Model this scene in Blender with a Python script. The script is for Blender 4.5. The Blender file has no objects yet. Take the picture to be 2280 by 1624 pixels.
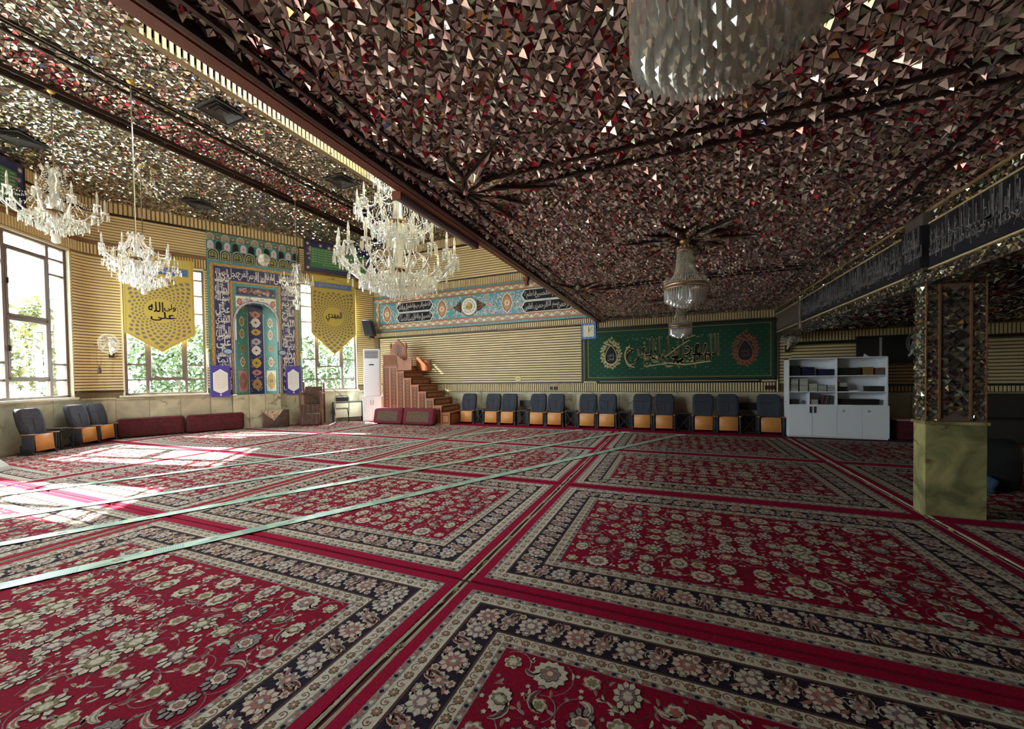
import bpy, bmesh, math, random
import numpy as np
from mathutils import Vector, Matrix
PI = math.pi
S = bpy.context.scene
COL = S.collection
rnd = random.Random(7)

# ------------------------------------------------------------------ camera, world, sun, exposure
cam = bpy.data.cameras.new('camera')
camo = bpy.data.objects.new('camera', cam); COL.objects.link(camo); S.camera = camo
cam.sensor_fit = 'HORIZONTAL'; cam.sensor_width = 36.0
cam.lens = 36.0 * 865.3 / 2280.0
cam.shift_x = 0.0
cam.shift_y = (857.0 - 812.0) / 2280.0
cam.clip_start = 0.02; cam.clip_end = 300
yaw, pit, rol = math.radians(22.70), math.radians(-1.11), math.radians(-0.87)
f0 = Vector((-math.sin(yaw)*math.cos(pit), math.cos(yaw)*math.cos(pit), math.sin(pit)))
r0 = Vector((math.cos(yaw), math.sin(yaw), 0)); u0 = r0.cross(f0)
r1 = math.cos(rol)*r0 + math.sin(rol)*u0; u1 = -math.sin(rol)*r0 + math.cos(rol)*u0
camo.matrix_world = Matrix(((r1.x, u1.x, -f0.x, 0), (r1.y, u1.y, -f0.y, 0), (r1.z, u1.z, -f0.z, 1.45), (0, 0, 0, 1)))

w = bpy.data.worlds.new('sky'); S.world = w; w.use_nodes = True
bg = w.node_tree.nodes['Background']
bg.inputs[0].default_value = (0.86, 0.93, 1.0, 1); bg.inputs[1].default_value = 11.0
sun = bpy.data.lights.new('sun', 'SUN'); sun.energy = 42; sun.angle = math.radians(0.6); sun.color = (1.0, 0.94, 0.82)
suno = bpy.data.objects.new('sun', sun); COL.objects.link(suno)
sd = Vector((0.86, 0.17, -0.72)).normalized()
suno.rotation_euler = sd.to_track_quat('-Z', 'Y').to_euler(); suno.location = (-30, 10, 30)

S.view_settings.view_transform = 'Standard'; S.view_settings.look = 'None'
S.view_settings.gamma = 1.0; S.view_settings.use_curve_mapping = False
S.view_settings.exposure = 1.1
S.cycles.max_bounces = 10; S.cycles.diffuse_bounces = 5; S.cycles.glossy_bounces = 5
S.cycles.transparent_max_bounces = 24; S.cycles.transmission_bounces = 4
S.cycles.sample_clamp_indirect = 6; S.cycles.caustics_reflective = True; S.cycles.blur_glossy = 1.0; S.cycles.caustics_refractive = False

# ------------------------------------------------------------------ materials
def mat(name, col, rough=0.6, metal=0.0, var=0.0, scale=8.0, bump=0.0, bscale=None, col2=None, stretch=None, spec=0.5, emit=0, detail=4):
    m = bpy.data.materials.new(name); m.use_nodes = True
    nt = m.node_tree; b = nt.nodes['Principled BSDF']
    c = tuple(col) + (1,)
    b.inputs['Base Color'].default_value = c
    b.inputs['Roughness'].default_value = rough; b.inputs['Metallic'].default_value = metal
    b.inputs['Specular IOR Level'].default_value = spec
    tc = nt.nodes.new('ShaderNodeTexCoord'); mp = nt.nodes.new('ShaderNodeMapping')
    nt.links.new(tc.outputs['Object'], mp.inputs[0])
    if stretch: mp.inputs['Scale'].default_value = stretch
    if var > 0 or col2:
        n = nt.nodes.new('ShaderNodeTexNoise'); n.inputs['Scale'].default_value = scale; n.inputs['Detail'].default_value = detail
        nt.links.new(mp.outputs[0], n.inputs['Vector'])
        r = nt.nodes.new('ShaderNodeValToRGB')
        c2 = col2 if col2 else tuple(max(0, x*(1-var)) for x in col)
        r.color_ramp.elements[0].position = 0.35; r.color_ramp.elements[1].position = 0.65
        r.color_ramp.elements[0].color = tuple(c2) + (1,)
        r.color_ramp.elements[1].color = tuple(min(1, x*(1+var*0.5)) for x in col) + (1,)
        nt.links.new(n.outputs['Fac'], r.inputs[0]); nt.links.new(r.outputs[0], b.inputs['Base Color'])
    if bump > 0:
        n2 = nt.nodes.new('ShaderNodeTexNoise'); n2.inputs['Scale'].default_value = bscale or scale*4
        nt.links.new(mp.outputs[0], n2.inputs['Vector'])
        bp = nt.nodes.new('ShaderNodeBump'); bp.inputs['Strength'].default_value = bump; bp.inputs['Distance'].default_value = 0.01
        nt.links.new(n2.outputs['Fac'], bp.inputs['Height']); nt.links.new(bp.outputs[0], b.inputs['Normal'])
    return m

def marble(name, base, vein, cloud, scale=1.6):
    m = bpy.data.materials.new(name); m.use_nodes = True
    nt = m.node_tree; b = nt.nodes['Principled BSDF']; N = nt.nodes.new; L = nt.links.new
    tc = N('ShaderNodeTexCoord'); oi = N('ShaderNodeObjectInfo'); ad = N('ShaderNodeVectorMath'); ad.operation = 'ADD'
    sc = N('ShaderNodeVectorMath'); sc.operation = 'SCALE'; sc.inputs['Scale'].default_value = 7.0
    cb = N('ShaderNodeCombineXYZ'); L(oi.outputs['Random'], cb.inputs[0]); L(oi.outputs['Random'], cb.inputs[2])
    L(cb.outputs[0], sc.inputs[0]); L(tc.outputs['Object'], ad.inputs[0]); L(sc.outputs[0], ad.inputs[1])
    n1 = N('ShaderNodeTexNoise'); n1.inputs['Scale'].default_value = scale; n1.inputs['Detail'].default_value = 6; n1.inputs['Distortion'].default_value = 1.2
    L(ad.outputs[0], n1.inputs['Vector'])
    r1_ = N('ShaderNodeValToRGB'); r1_.color_ramp.elements[0].position = .35; r1_.color_ramp.elements[1].position = .65
    r1_.color_ramp.elements[0].color = tuple(cloud)+(1,); r1_.color_ramp.elements[1].color = tuple(base)+(1,)
    L(n1.outputs['Fac'], r1_.inputs[0])
    v = N('ShaderNodeTexVoronoi'); v.feature = 'DISTANCE_TO_EDGE'; v.inputs['Scale'].default_value = scale*1.1; nm = N('ShaderNodeTexNoise'); nm.inputs['Scale'].default_value = scale*1.3; L(ad.outputs[0], nm.inputs['Vector'])
    mx = N('ShaderNodeMixRGB'); mx.inputs[0].default_value = 0.45; L(ad.outputs[0], mx.inputs[1]); L(n1.outputs['Color'], mx.inputs[2]); L(mx.outputs[0], v.inputs['Vector'])
    r2 = N('ShaderNodeValToRGB'); r2.color_ramp.elements[0].position = 0.0; r2.color_ramp.elements[1].position = 0.035
    r2.color_ramp.elements[0].color = (1, 1, 1, 1); r2.color_ramp.elements[1].color = (0, 0, 0, 1)
    L(v.outputs['Distance'], r2.inputs[0])
    r3 = N('ShaderNodeValToRGB'); r3.color_ramp.elements[0].position = .45; r3.color_ramp.elements[1].position = .6; L(nm.outputs['Fac'], r3.inputs[0])
    ml = N('ShaderNodeMath'); ml.operation = 'MULTIPLY'; L(r2.outputs[0], ml.inputs[0]); L(r3.outputs[0], ml.inputs[1])
    m2 = N('ShaderNodeMixRGB'); L(ml.outputs[0], m2.inputs[0]); L(r1_.outputs[0], m2.inputs[1]); m2.inputs[2].default_value = tuple(vein)+(1,)
    L(m2.outputs[0], b.inputs['Base Color']); b.inputs['Roughness'].default_value = 0.22
    return m

def crystal(name, tint=(0.93, 0.95, 0.92), tr=0.38, di=0.32):
    m = bpy.data.materials.new(name); m.use_nodes = True; nt = m.node_tree; nt.nodes.clear()
    N = nt.nodes.new; L = nt.links.new
    o = N('ShaderNodeOutputMaterial'); t = N('ShaderNodeBsdfTransparent'); g = N('ShaderNodeBsdfGlossy'); d = N('ShaderNodeBsdfDiffuse')
    g.inputs['Roughness'].default_value = 0.08; g.inputs['Color'].default_value = (1, 1, 1, 1); d.inputs['Color'].default_value = tuple(tint)+(1,)
    t.inputs['Color'].default_value = (0.9, 0.92, 0.9, 1)
    a = N('ShaderNodeMixShader'); a.inputs[0].default_value = di; L(g.outputs[0], a.inputs[1]); L(d.outputs[0], a.inputs[2])
    b = N('ShaderNodeMixShader'); b.inputs[0].default_value = tr; L(a.outputs[0], b.inputs[1]); L(t.outputs[0], b.inputs[2])
    L(b.outputs[0], o.inputs[0]); return m

def glass(name):
    m = bpy.data.materials.new(name); m.use_nodes = True; nt = m.node_tree; nt.nodes.clear()
    N = nt.nodes.new; L = nt.links.new
    o = N('ShaderNodeOutputMaterial'); t = N('ShaderNodeBsdfTransparent'); g = N('ShaderNodeBsdfGlossy')
    g.inputs['Roughness'].default_value = 0.02
    t.inputs['Color'].default_value = (0.93, 0.97, 0.96, 1)
    b = N('ShaderNodeMixShader'); b.inputs[0].default_value = 0.05; L(t.outputs[0], b.inputs[1]); L(g.outputs[0], b.inputs[2])
    L(b.outputs[0], o.inputs[0]); return m

def mirror(name, col, rough=0.07):
    m = bpy.data.materials.new(name); m.use_nodes = True; b = m.node_tree.nodes['Principled BSDF']
    b.inputs['Base Color'].default_value = tuple(col)+(1,); b.inputs['Metallic'].default_value = 0.72; b.inputs['Roughness'].default_value = rough
    return m

M = {}
M['slat'] = mat('ribbed_cladding', (0.66, 0.53, 0.29), 0.45, var=0.06, scale=2)
M['slatback'] = mat('cladding_groove', (0.17, 0.115, 0.055), 0.8)
M['black'] = mat('black_trim', (0.015, 0.015, 0.013), 0.4)
M['blackmat'] = mat('black_metal', (0.02, 0.02, 0.023), 0.45)
M['marble'] = marble('veined_marble', (0.52, 0.47, 0.33), (0.17, 0.13, 0.08), (0.37, 0.34, 0.24))
M['marble2'] = marble('column_marble', (0.42, 0.38, 0.17), (0.15, 0.09, 0.05), (0.16, 0.15, 0.07), 2.4)
M['plaster'] = mat('cream_plaster', (0.55, 0.5, 0.36), 0.8, var=.05)
M['sill'] = mat('pale_stone_sill', (0.62, 0.58, 0.42), 0.35, var=.08)
M['frame'] = mat('window_frame_paint', (0.16, 0.12, 0.11), 0.4)
M['glass'] = glass('window_glass')
M['dark'] = mat('dark_paint', (0.03, 0.025, 0.02), 0.7)
M['wood'] = mat('carved_wood', (0.30, 0.095, 0.035), 0.38, var=0.3, scale=3, stretch=(8, 8, 1), bump=0.1)
M['wood2'] = mat('dark_carved_wood', (0.13, 0.035, 0.014), 0.4, var=0.3, scale=3, stretch=(8, 8, 1))
M['carve'] = mat('pale_carved_wood', (0.40, 0.15, 0.055), 0.42)  # lighter wood tone for carvings, panel frames and lattice
M['fascia'] = mat('mahogany_fascia', (0.20, 0.055, 0.03), 0.35, var=0.2, scale=2, stretch=(6, .6, 6))
M['fasciad'] = mat('fascia_dark_edge', (0.02, 0.008, 0.006), 0.4)
M['cornice'] = mat('brown_cornice', (0.20, 0.10, 0.05), 0.45)
M['white'] = mat('white_laminate', (0.82, 0.85, 0.90), 0.35)
M['acwhite'] = mat('white_plastic', (0.74, 0.77, 0.82), 0.3)
M['grey'] = mat('grey_plastic', (0.32, 0.32, 0.33), 0.5)
M['chairf'] = mat('charcoal_upholstery', (0.040, 0.043, 0.060), 0.9, var=0.3, scale=60, bump=0.3)
M['chairp'] = mat('orange_plywood', (0.58, 0.235, 0.055), 0.45, var=0.10, scale=4, stretch=(1, 1, 6))
M['armw'] = mat('armrest_wood', (0.33, 0.14, 0.05), 0.4)
M['gold'] = mat('brass', (0.60, 0.40, 0.12), 0.3, metal=0.9)
M['goldp'] = mat('gold_thread', (0.56, 0.43, 0.14), 0.45, metal=0.3)
M['brown'] = mat('brown_cloth', (0.085, 0.045, 0.032), 0.9, var=.3, scale=10)
M['maroon'] = mat('maroon_velvet', (0.13, 0.004, 0.016), 0.85, var=0.25, scale=12)
M['maroond'] = mat('dark_maroon_velvet', (0.085, 0.006, 0.012), 0.9, var=0.3, scale=12)
M['cushpat'] = mat('cushion_pattern', (0.13, 0.08, 0.045), 0.9, var=.6, scale=60, col2=(0.03, 0.02, 0.015))
M['crystal'] = crystal('cut_crystal')
M['crystald'] = crystal('dull_crystal', (0.62, 0.6, 0.5), 0.3, 0.5)
M['candle'] = mat('candle_sleeve', (0.62, 0.58, 0.48), 0.4)
M['bulb'] = mat('frosted_bulb', (0.80, 0.80, 0.76), 0.25)
M['chrome'] = mat('chrome', (0.6, 0.6, 0.6), 0.2, metal=1)
M['leaf'] = mat('tree_leaves', (0.028, 0.055, 0.012), 0.6, var=.5, scale=1.5, col2=(0.045, 0.06, 0.012))
M['bark'] = mat('bark', (0.12, 0.09, 0.06), 0.9)
M['ground'] = mat('outdoor_paving', (0.45, 0.45, 0.42), 0.8, var=.1)
M['lawn'] = mat('lawn', (0.035, 0.07, 0.02), 0.9, var=.4, scale=3)
M['render'] = mat('white_rendered_wall', (0.75, 0.77, 0.76), 0.8, var=.05)
M['cloth'] = mat('white_cloth', (0.75, 0.75, 0.73), 0.9, bump=.2, bscale=20)
M['paper'] = mat('white_paper', (0.8, 0.8, 0.78), 0.8)
# mirror mosaic tints
M['mir'] = mirror('mirror_silver', (0.88, 0.84, 0.79), 0.14)
M['mir2'] = mirror('mirror_rose_reflection', (0.76, 0.60, 0.61), 0.16)  # rosy tint puts the red carpet's pink reflection into the facet colour
M['mirr'] = mirror('mirror_ruby', (0.62, 0.05, 0.10), 0.12)  # red glass pieces; in the low ceiling they also paint in carpet reflection
M['mirg'] = mirror('mirror_sage', (0.50, 0.62, 0.42), 0.10)
M['mira'] = mirror('mirror_amber', (0.75, 0.50, 0.20), 0.10)
M['mirb'] = mirror('mirror_blue', (0.25, 0.35, 0.75), 0.10)
def mirror_h(name, col, rough=.06):
    m = mirror(name, col, rough); m.node_tree.nodes['Principled BSDF'].inputs['Metallic'].default_value = 0.93; return m
M['grout'] = mat('dark_mosaic_bed', (0.12, 0.095, 0.08), 0.8)
MIRS = [M['grout'], M['mir'], M['mir2'], M['mirr'], M['mirg'], M['mira'], M['mirb'], M['fasciad']]
MIRH = [M['grout'], mirror_h('hall_mirror_silver', (.60, .58, .50)), mirror_h('hall_mirror_smoke', (.24, .23, .19), .1), M['mirr'], M['mirg'], M['mira'], M['mirb']]
# print colours
def flat(name, c, rough=0.5, **k): return mat(name, c, rough, **k)
def pile(name, c, var=0.18): return mat(name, c, 0.95, var=var, scale=70, bump=0.5, bscale=260, spec=0.1, detail=2)
RUG = [pile('rug_red', (0.215, 0.003, 0.020)), pile('rug_cream', (0.52, 0.46, 0.37)), pile('rug_navy', (0.022, 0.014, 0.026)),
       pile('rug_taupe', (0.25, 0.215, 0.19), 0.45), pile('rug_rose', (0.34, 0.13, 0.11)), pile('rug_olive', (0.22, 0.19, 0.10)),
       pile('rug_brown', (0.085, 0.045, 0.035)), pile('rug_bright_red', (0.27, 0.003, 0.028)), pile('rug_mauve', (0.23, 0.13, 0.15))]
P = {k: flat('glaze_'+k, c, 0.9 if k in ('black', 'ash', 'dgreen', 'green', 'tan', 'khaki', 'cell') else 0.35) for k, c in dict(navy=(0.02, 0.025, 0.12), white=(0.75, 0.75, 0.72), teal=(0.05, 0.25, 0.27), turq=(0.04, 0.32, 0.38),
     ochre=(0.42, 0.24, 0.07), brick=(0.28, 0.08, 0.05), black=(0.012, 0.012, 0.02), pink=(0.5, 0.22, 0.24), green=(0.06, 0.20, 0.08), gold=(0.55, 0.38, 0.06),
     blue=(0.06, 0.15, 0.45), purple=(0.07, 0.05, 0.30), dgreen=(0.008, 0.055, 0.028), cream=(0.62, 0.58, 0.42), lilac=(0.45, 0.45, 0.62), grey=(0.28, 0.27, 0.26), orange=(0.6, 0.2, 0.05),
     khaki=(0.50, 0.40, 0.09), tan=(0.50, 0.40, 0.20), ash=(0.40, 0.40, 0.42), lagoon=(0.06, 0.27, 0.30), cell=(0.20, 0.16, 0.13), mint=(0.33, 0.47, 0.33), mintb=(0.18, 0.31, 0.29), sea=(0.09, 0.30, 0.26)).items()}
PN = list(P); PM = [P[k] for k in PN]; PI_ = {k: i for i, k in enumerate(PN)}

# ------------------------------------------------------------------ mesh builder
class MB:
    def __init__(s): s.v = []; s.f = []; s.m = []
    def add(s, vs, fs, mi=0):
        b = len(s.v); s.v.extend([tuple(v) for v in vs])
        for f in fs: s.f.append(tuple(b+i for i in f)); s.m.append(mi)
    def box(s, x0, x1, y0, y1, z0, z1, mi=0):
        s.add([(x0,y0,z0),(x1,y0,z0),(x1,y1,z0),(x0,y1,z0),(x0,y0,z1),(x1,y0,z1),(x1,y1,z1),(x0,y1,z1)],
              [(0,3,2,1),(4,5,6,7),(0,1,5,4),(1,2,6,5),(2,3,7,6),(3,0,4,7)], mi)
    def bar(s, a, b, wx, wy, mi=0):
        a = Vector(a); b = Vector(b); d = (b-a).normalized(); up = Vector((0,0,1)) if abs(d.z) < .95 else Vector((0,1,0))
        x = d.cross(up).normalized()*wx/2; y = x.cross(d).normalized()*wy/2
        vs = [a-x-y, a+x-y, a+x+y, a-x+y, b-x-y, b+x-y, b+x+y, b-x+y]
        s.add(vs, [(0,3,2,1),(4,5,6,7),(0,1,5,4),(1,2,6,5),(2,3,7,6),(3,0,4,7)], mi)
    def tube(s, pts, r, n=6, mi=0, cap=True):
        pts = [Vector(p) for p in pts]; R = r if isinstance(r, (list, tuple)) else [r]*len(pts)
        b = len(s.v); up = Vector((0.13, 0.21, 1)).normalized()
        for i, p in enumerate(pts):
            d = (pts[min(i+1, len(pts)-1)] - pts[max(i-1, 0)])
            d = d.normalized() if d.length > 1e-9 else Vector((0,0,1))
            if abs(d.dot(up)) > .97: up = Vector((1, 0.1, 0.1)).normalized()
            x = d.cross(up).normalized(); y = x.cross(d)
            for k in range(n):
                a = 2*PI*k/n; q = p + (x*math.cos(a)+y*math.sin(a))*R[i]; s.v.append(tuple(q))
        for i in range(len(pts)-1):
            for k in range(n):
                k2 = (k+1) % n; s.f.append((b+i*n+k, b+i*n+k2, b+(i+1)*n+k2, b+(i+1)*n+k)); s.m.append(mi)
        if cap:
            s.f.append(tuple(b+k for k in reversed(range(n)))); s.m.append(mi)
            e = b+(len(pts)-1)*n; s.f.append(tuple(e+k for k in range(n))); s.m.append(mi)
    def lathe(s, prof, n=16, mi=0, c=(0,0,0)):
        b = len(s.v)
        for r, z in prof:
            for k in range(n):
                a = 2*PI*k/n; s.v.append((c[0]+r*math.cos(a), c[1]+r*math.sin(a), c[2]+z))
        for i in range(len(prof)-1):
            for k in range(n):
                k2 = (k+1) % n; s.f.append((b+i*n+k, b+i*n+k2, b+(i+1)*n+k2, b+(i+1)*n+k)); s.m.append(mi)
    def octa(s, c, rx, rz, mi=0, top=None):
        x, y, z = c; t = rz if top is None else top
        s.add([(x+rx,y,z),(x,y+rx,z),(x-rx,y,z),(x,y-rx,z),(x,y,z+t),(x,y,z-rz)],
              [(0,1,4),(1,2,4),(2,3,4),(3,0,4),(1,0,5),(2,1,5),(3,2,5),(0,3,5)], mi)
    def prism(s, c, r, h, mi=0, n=5, a0=0.0):
        x, y, z = c; vs = []
        for zz, rr in ((z, r*.4), (z-h*.08, r), (z-h*.85, r), ):
            for k in range(n): a = a0+2*PI*k/n; vs.append((x+rr*math.cos(a), y+rr*math.sin(a), zz))
        vs.append((x, y, z-h)); fs = [tuple(reversed(range(n)))]
        for i in range(2):
            for k in range(n): k2 = (k+1) % n; fs.append((i*n+k, i*n+k2, (i+1)*n+k2, (i+1)*n+k))
        for k in range(n): fs.append((2*n+k, 2*n+(k+1) % n, 3*n))
        s.add(vs, fs, mi)
    def extrude(s, pts, y0, y1, mi=0, mside=None):
        # outline in x,z ; front at y0 (towards viewer), back y1
        n = len(pts); vs = [(p[0], y0, p[1]) for p in pts]+[(p[0], y1, p[1]) for p in pts]
        s.add(vs, [tuple(range(n))], mi)
        s.add(vs, [tuple(reversed(range(n, 2*n)))], mi)
        s.add(vs, [(k, n+k, n+(k+1) % n, (k+1) % n) for k in range(n)], mi if mside is None else mside)
    def mesh(s, name, mats, smooth=False):
        me = bpy.data.meshes.new(name); me.from_pydata(s.v, [], s.f)
        if not isinstance(mats, (list, tuple)): mats = [mats]
        for m in mats: me.materials.append(m)
        if len(mats) > 1: me.polygons.foreach_set('material_index', s.m)
        if smooth: me.polygons.foreach_set('use_smooth', [True]*len(me.polygons))
        me.update(); return me
    def build(s, name, mats, parent=None, smooth=False, loc=(0,0,0), rz=0.0):
        return obj(name, s.mesh(name, mats, smooth), parent, loc, rz)

def obj(name, me, parent=None, loc=(0,0,0), rz=0.0, rot=None):
    o = bpy.data.objects.new(name, me); COL.objects.link(o)
    o.location = loc; o.rotation_euler = rot if rot else (0, 0, rz)
    if parent: o.parent = parent
    return o
def tag(o, label=None, cat=None, group=None, kind=None):
    if label: o['label'] = label
    if cat: o['category'] = cat
    if group: o['group'] = group
    if kind: o['kind'] = kind
    return o
def thing(name, label, cat, loc=(0,0,0), rz=0.0, group=None, parent=None):
    o = bpy.data.objects.new(name, None); COL.objects.link(o); o.empty_display_size = .1
    o.location = loc; o.rotation_euler = (0, 0, rz); return tag(o, label, cat, group)
def struct(name, parent=None, loc=(0,0,0), rz=0.0):
    o = bpy.data.objects.new(name, None); COL.objects.link(o); o.location = loc; o.rotation_euler = (0,0,rz); o['kind'] = 'structure'; return o
def dup(root, loc=None, rz=None, label=None, group=None):
    def cp(o, par):
        c = o.copy(); COL.objects.link(c); c.parent = par
        for ch in [x for x in kids.get(o, [])]: cp(ch, c)
        return c
    kids = {}
    stack = [root]
    while stack:
        o = stack.pop(); ks = list(o.children); kids[o] = ks; stack += ks
    r = cp(root, None)
    if loc is not None: r.location = loc
    if rz is not None: r.rotation_euler = (0,0,rz)
    if label: r['label'] = label
    if group: r['group'] = group
    return r

# ------------------------------------------------------------------ flat print helpers
class Pr:
    """draws flat coloured shapes (u,v) in layers on a wall (facing -y) or a floor (facing up)"""
    def __init__(s, mb, floor=False, base=0.0, eps=0.0007, cmap=None): s.mb = mb; s.floor = floor; s.b = base; s.e = eps; s.cm = cmap or PI_
    def c(s, k): return k if isinstance(k, int) else s.cm[k]
    def poly(s, pts, col, ly=1):
        h = s.b + s.e*ly
        if s.floor: vs = [(p[0], p[1], h) for p in pts]
        else: vs = [(p[0], -h, p[1]) for p in pts]
        s.mb.add(vs, [tuple(range(len(vs)))], s.c(col))
    def rect(s, x0, x1, y0, y1, col, ly=1): s.poly([(x0,y0),(x1,y0),(x1,y1),(x0,y1)], col, ly)
    def frame(s, x0, x1, y0, y1, w, col, ly=1):
        s.rect(x0, x1, y0, y0+w, col, ly); s.rect(x0, x1, y1-w, y1, col, ly); s.rect(x0, x0+w, y0+w, y1-w, col, ly); s.rect(x1-w, x1, y0+w, y1-w, col, ly)
    def disc(s, x, y, r, col, ly=1, n=12, ry=None):
        ry = ry or r; s.poly([(x+r*math.cos(2*PI*k/n), y+ry*math.sin(2*PI*k/n)) for k in range(n)], col, ly)
    def star(s, x, y, r, col, ly=1, n=8, depth=.25, rot=0.0, sx=1.0, round_=False):
        pts = []
        ca, sa = math.cos(rot), math.sin(rot)
        m_ = n*3 if round_ else n*2
        for k in range(m_):
            a = 2*PI*k/m_; rr = r*(1-depth*(0, .28, 1)[(k % 3)]) if round_ else r*(1 if k % 2 == 0 else 1-depth)
            if round_: a += (0, .35, 0)[k % 3]/n
            px, py = rr*math.cos(a)*sx, rr*math.sin(a)
            pts.append((x+px*ca-py*sa, y+px*sa+py*ca))
        s.poly(pts, col, ly)
    def flower(s, x, y, r, cols, ly=1, n=8, rot=0.0, sx=1.0):
        if r > .05 and len(cols) > 4:
            pn = max(9, n)
            for k in range(pn):
                a = rot+2*PI*k/pn+.2; ca, sa = math.cos(a), math.sin(a); w_ = r*.26
                for (c, f) in ((cols[0], 1.0), (cols[1], .78)):
                    q = [(r*.45, -w_*.5*f), (r*.8, -w_*f), (r*(1.06 if f == 1 else .99), 0), (r*.8, w_*f), (r*.45, w_*.5*f)]
                    s.poly([(x+(px*ca-py*sa)*sx, y+px*sa+py*ca) for px, py in q], c, ly+(0 if f == 1 else 1))
            for i, (c, k) in enumerate(zip((cols[0], cols[2], cols[3], cols[1]), (.60, .54, .34, .18))): s.star(x, y, r*k, c, ly+2+i, 7, .22, rot, sx, round_=True)
            return
        for i, (c, k) in enumerate(zip(cols, (1.0, .84, .56, .3, .15))):
            s.star(x, y, r*k, c, ly+i, n if i < 3 else 6, .26 if i < 2 else .34, rot+i*.2, sx, round_=(i < 3 and r > .025))
    def ribbon(s, pts, w, col, ly=1):
        n = len(pts); L_ = []; R_ = []
        for i, p in enumerate(pts):
            a = pts[max(i-1, 0)]; b = pts[min(i+1, n-1)]; dx, dy = b[0]-a[0], b[1]-a[1]; d = math.hypot(dx, dy) or 1
            ww = (w[i] if isinstance(w, list) else w)/2; nx, ny = -dy/d*ww, dx/d*ww
            L_.append((p[0]+nx, p[1]+ny)); R_.append((p[0]-nx, p[1]-ny))
        for i in range(n-1): s.poly([R_[i], R_[i+1], L_[i+1], L_[i]], col, ly)
    def leaf(s, x, y, L, W, ang, bend, cols, ly=1, n=6):
        for j, (c, k) in enumerate(zip(cols, (1, .72, .35))):
            pts = []; ws = []
            for i in range(n+1):
                t = i/n; a = ang+bend*t; 
                if i == 0: px, py = x, y
                else: px += math.cos(a)*L/n; py += math.sin(a)*L/n
                pts.append((px, py)); ws.append(max(W*k*math.sin(PI*min(1, (t*.92+.04)))**.8, .0005))
            s.ribbon(pts, ws, c, ly+j)
    def scroll(s, x, y, r, ang, turn, w, col, ly=1, n=14, grow=.25):
        pts = []
        for i in range(n+1):
            t = i/n; a = ang+turn*t; rr = r*(1-t*(1-grow)); pts.append((x+rr*math.cos(a), y+rr*math.sin(a)))
        s.ribbon(pts, w, col, ly)
    def ogee(s, x, y, rx, ry, col, ly=1, n=20):
        pts = []
        for k in range(n):
            a = 2*PI*k/n; c_, s_ = math.cos(a), math.sin(a); q = 1+.07*math.cos(8*a)
            pts.append((x+rx*math.copysign(abs(c_)**1.35, c_)*q, y+ry*math.copysign(abs(s_)**1.25, s_)*q))
        s.poly(pts, col, ly)
    def cart(s, x0, x1, y0, y1, col, ly=1):
        h = (y1-y0); m = (y0+y1)/2; pts = []
        for (sx, xe) in ((1, x1), (-1, x0)):
            seq = [(-.5, -.42), (-.38, -.42), (-.34, -.30), (-.14, -.24), (-.1, -.1), (0, 0)]
            half = [(xe+sx*(dx*h*.0+ (h*.9)*0) , 0) for dx, _ in seq]
        r = h*.28
        for cx_, cy_, a0 in ((x1-r*1.6, y0+r, -90), (x1-r*1.6, y1-r, 0)):
            for k in range(5): a = math.radians(a0+k*22.5); pts.append((cx_+r*math.cos(a), cy_+r*math.sin(a)))
            if a0 == -90: pts.append((x1-r*.2, m-r*.5)); pts.append((x1, m)); pts.append((x1-r*.2, m+r*.5))
        for cx_, cy_, a0 in ((x0+r*1.6, y1-r, 90), (x0+r*1.6, y0+r, 180)):
            for k in range(5): a = math.radians(a0+k*22.5); pts.append((cx_+r*math.cos(a), cy_+r*math.sin(a)))
            if a0 == 90: pts.append((x0+r*.2, m+r*.5)); pts.append((x0, m)); pts.append((x0+r*.2, m-r*.5))
        s.poly(pts, col, ly)
    def text(s, word, x, y, h, col, ly=1, sx=1.0, width=None, rot=0.0, bold=0.0):
        vs, fs = glyphs(word)
        if not vs: return
        x0 = min(v[0] for v in vs); x1 = max(v[0] for v in vs); y0 = min(v[1] for v in vs); y1 = max(v[1] for v in vs)
        k = h/(y1-y0); kx = (width/(x1-x0)) if width else k*sx
        ca, sa = math.cos(rot), math.sin(rot)
        for dx, dy in (((0, 0),) if not bold else ((0, 0), (bold, bold*.3), (0, bold), (bold*.6, -bold*.5))):
            o = []
            for v in vs:
                px = (v[0]-(x0+x1)/2)*kx+dx; py = (v[1]-(y0+y1)/2)*k+dy
                o.append((x+px*ca-py*sa, y+px*sa+py*ca))
            h_ = s.b+s.e*(ly+(0 if not dx else .2))
            s.mb.add([(p[0], p[1], h_) for p in o] if s.floor else [(p[0], -h_, p[1]) for p in o], fs, s.c(col))

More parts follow.
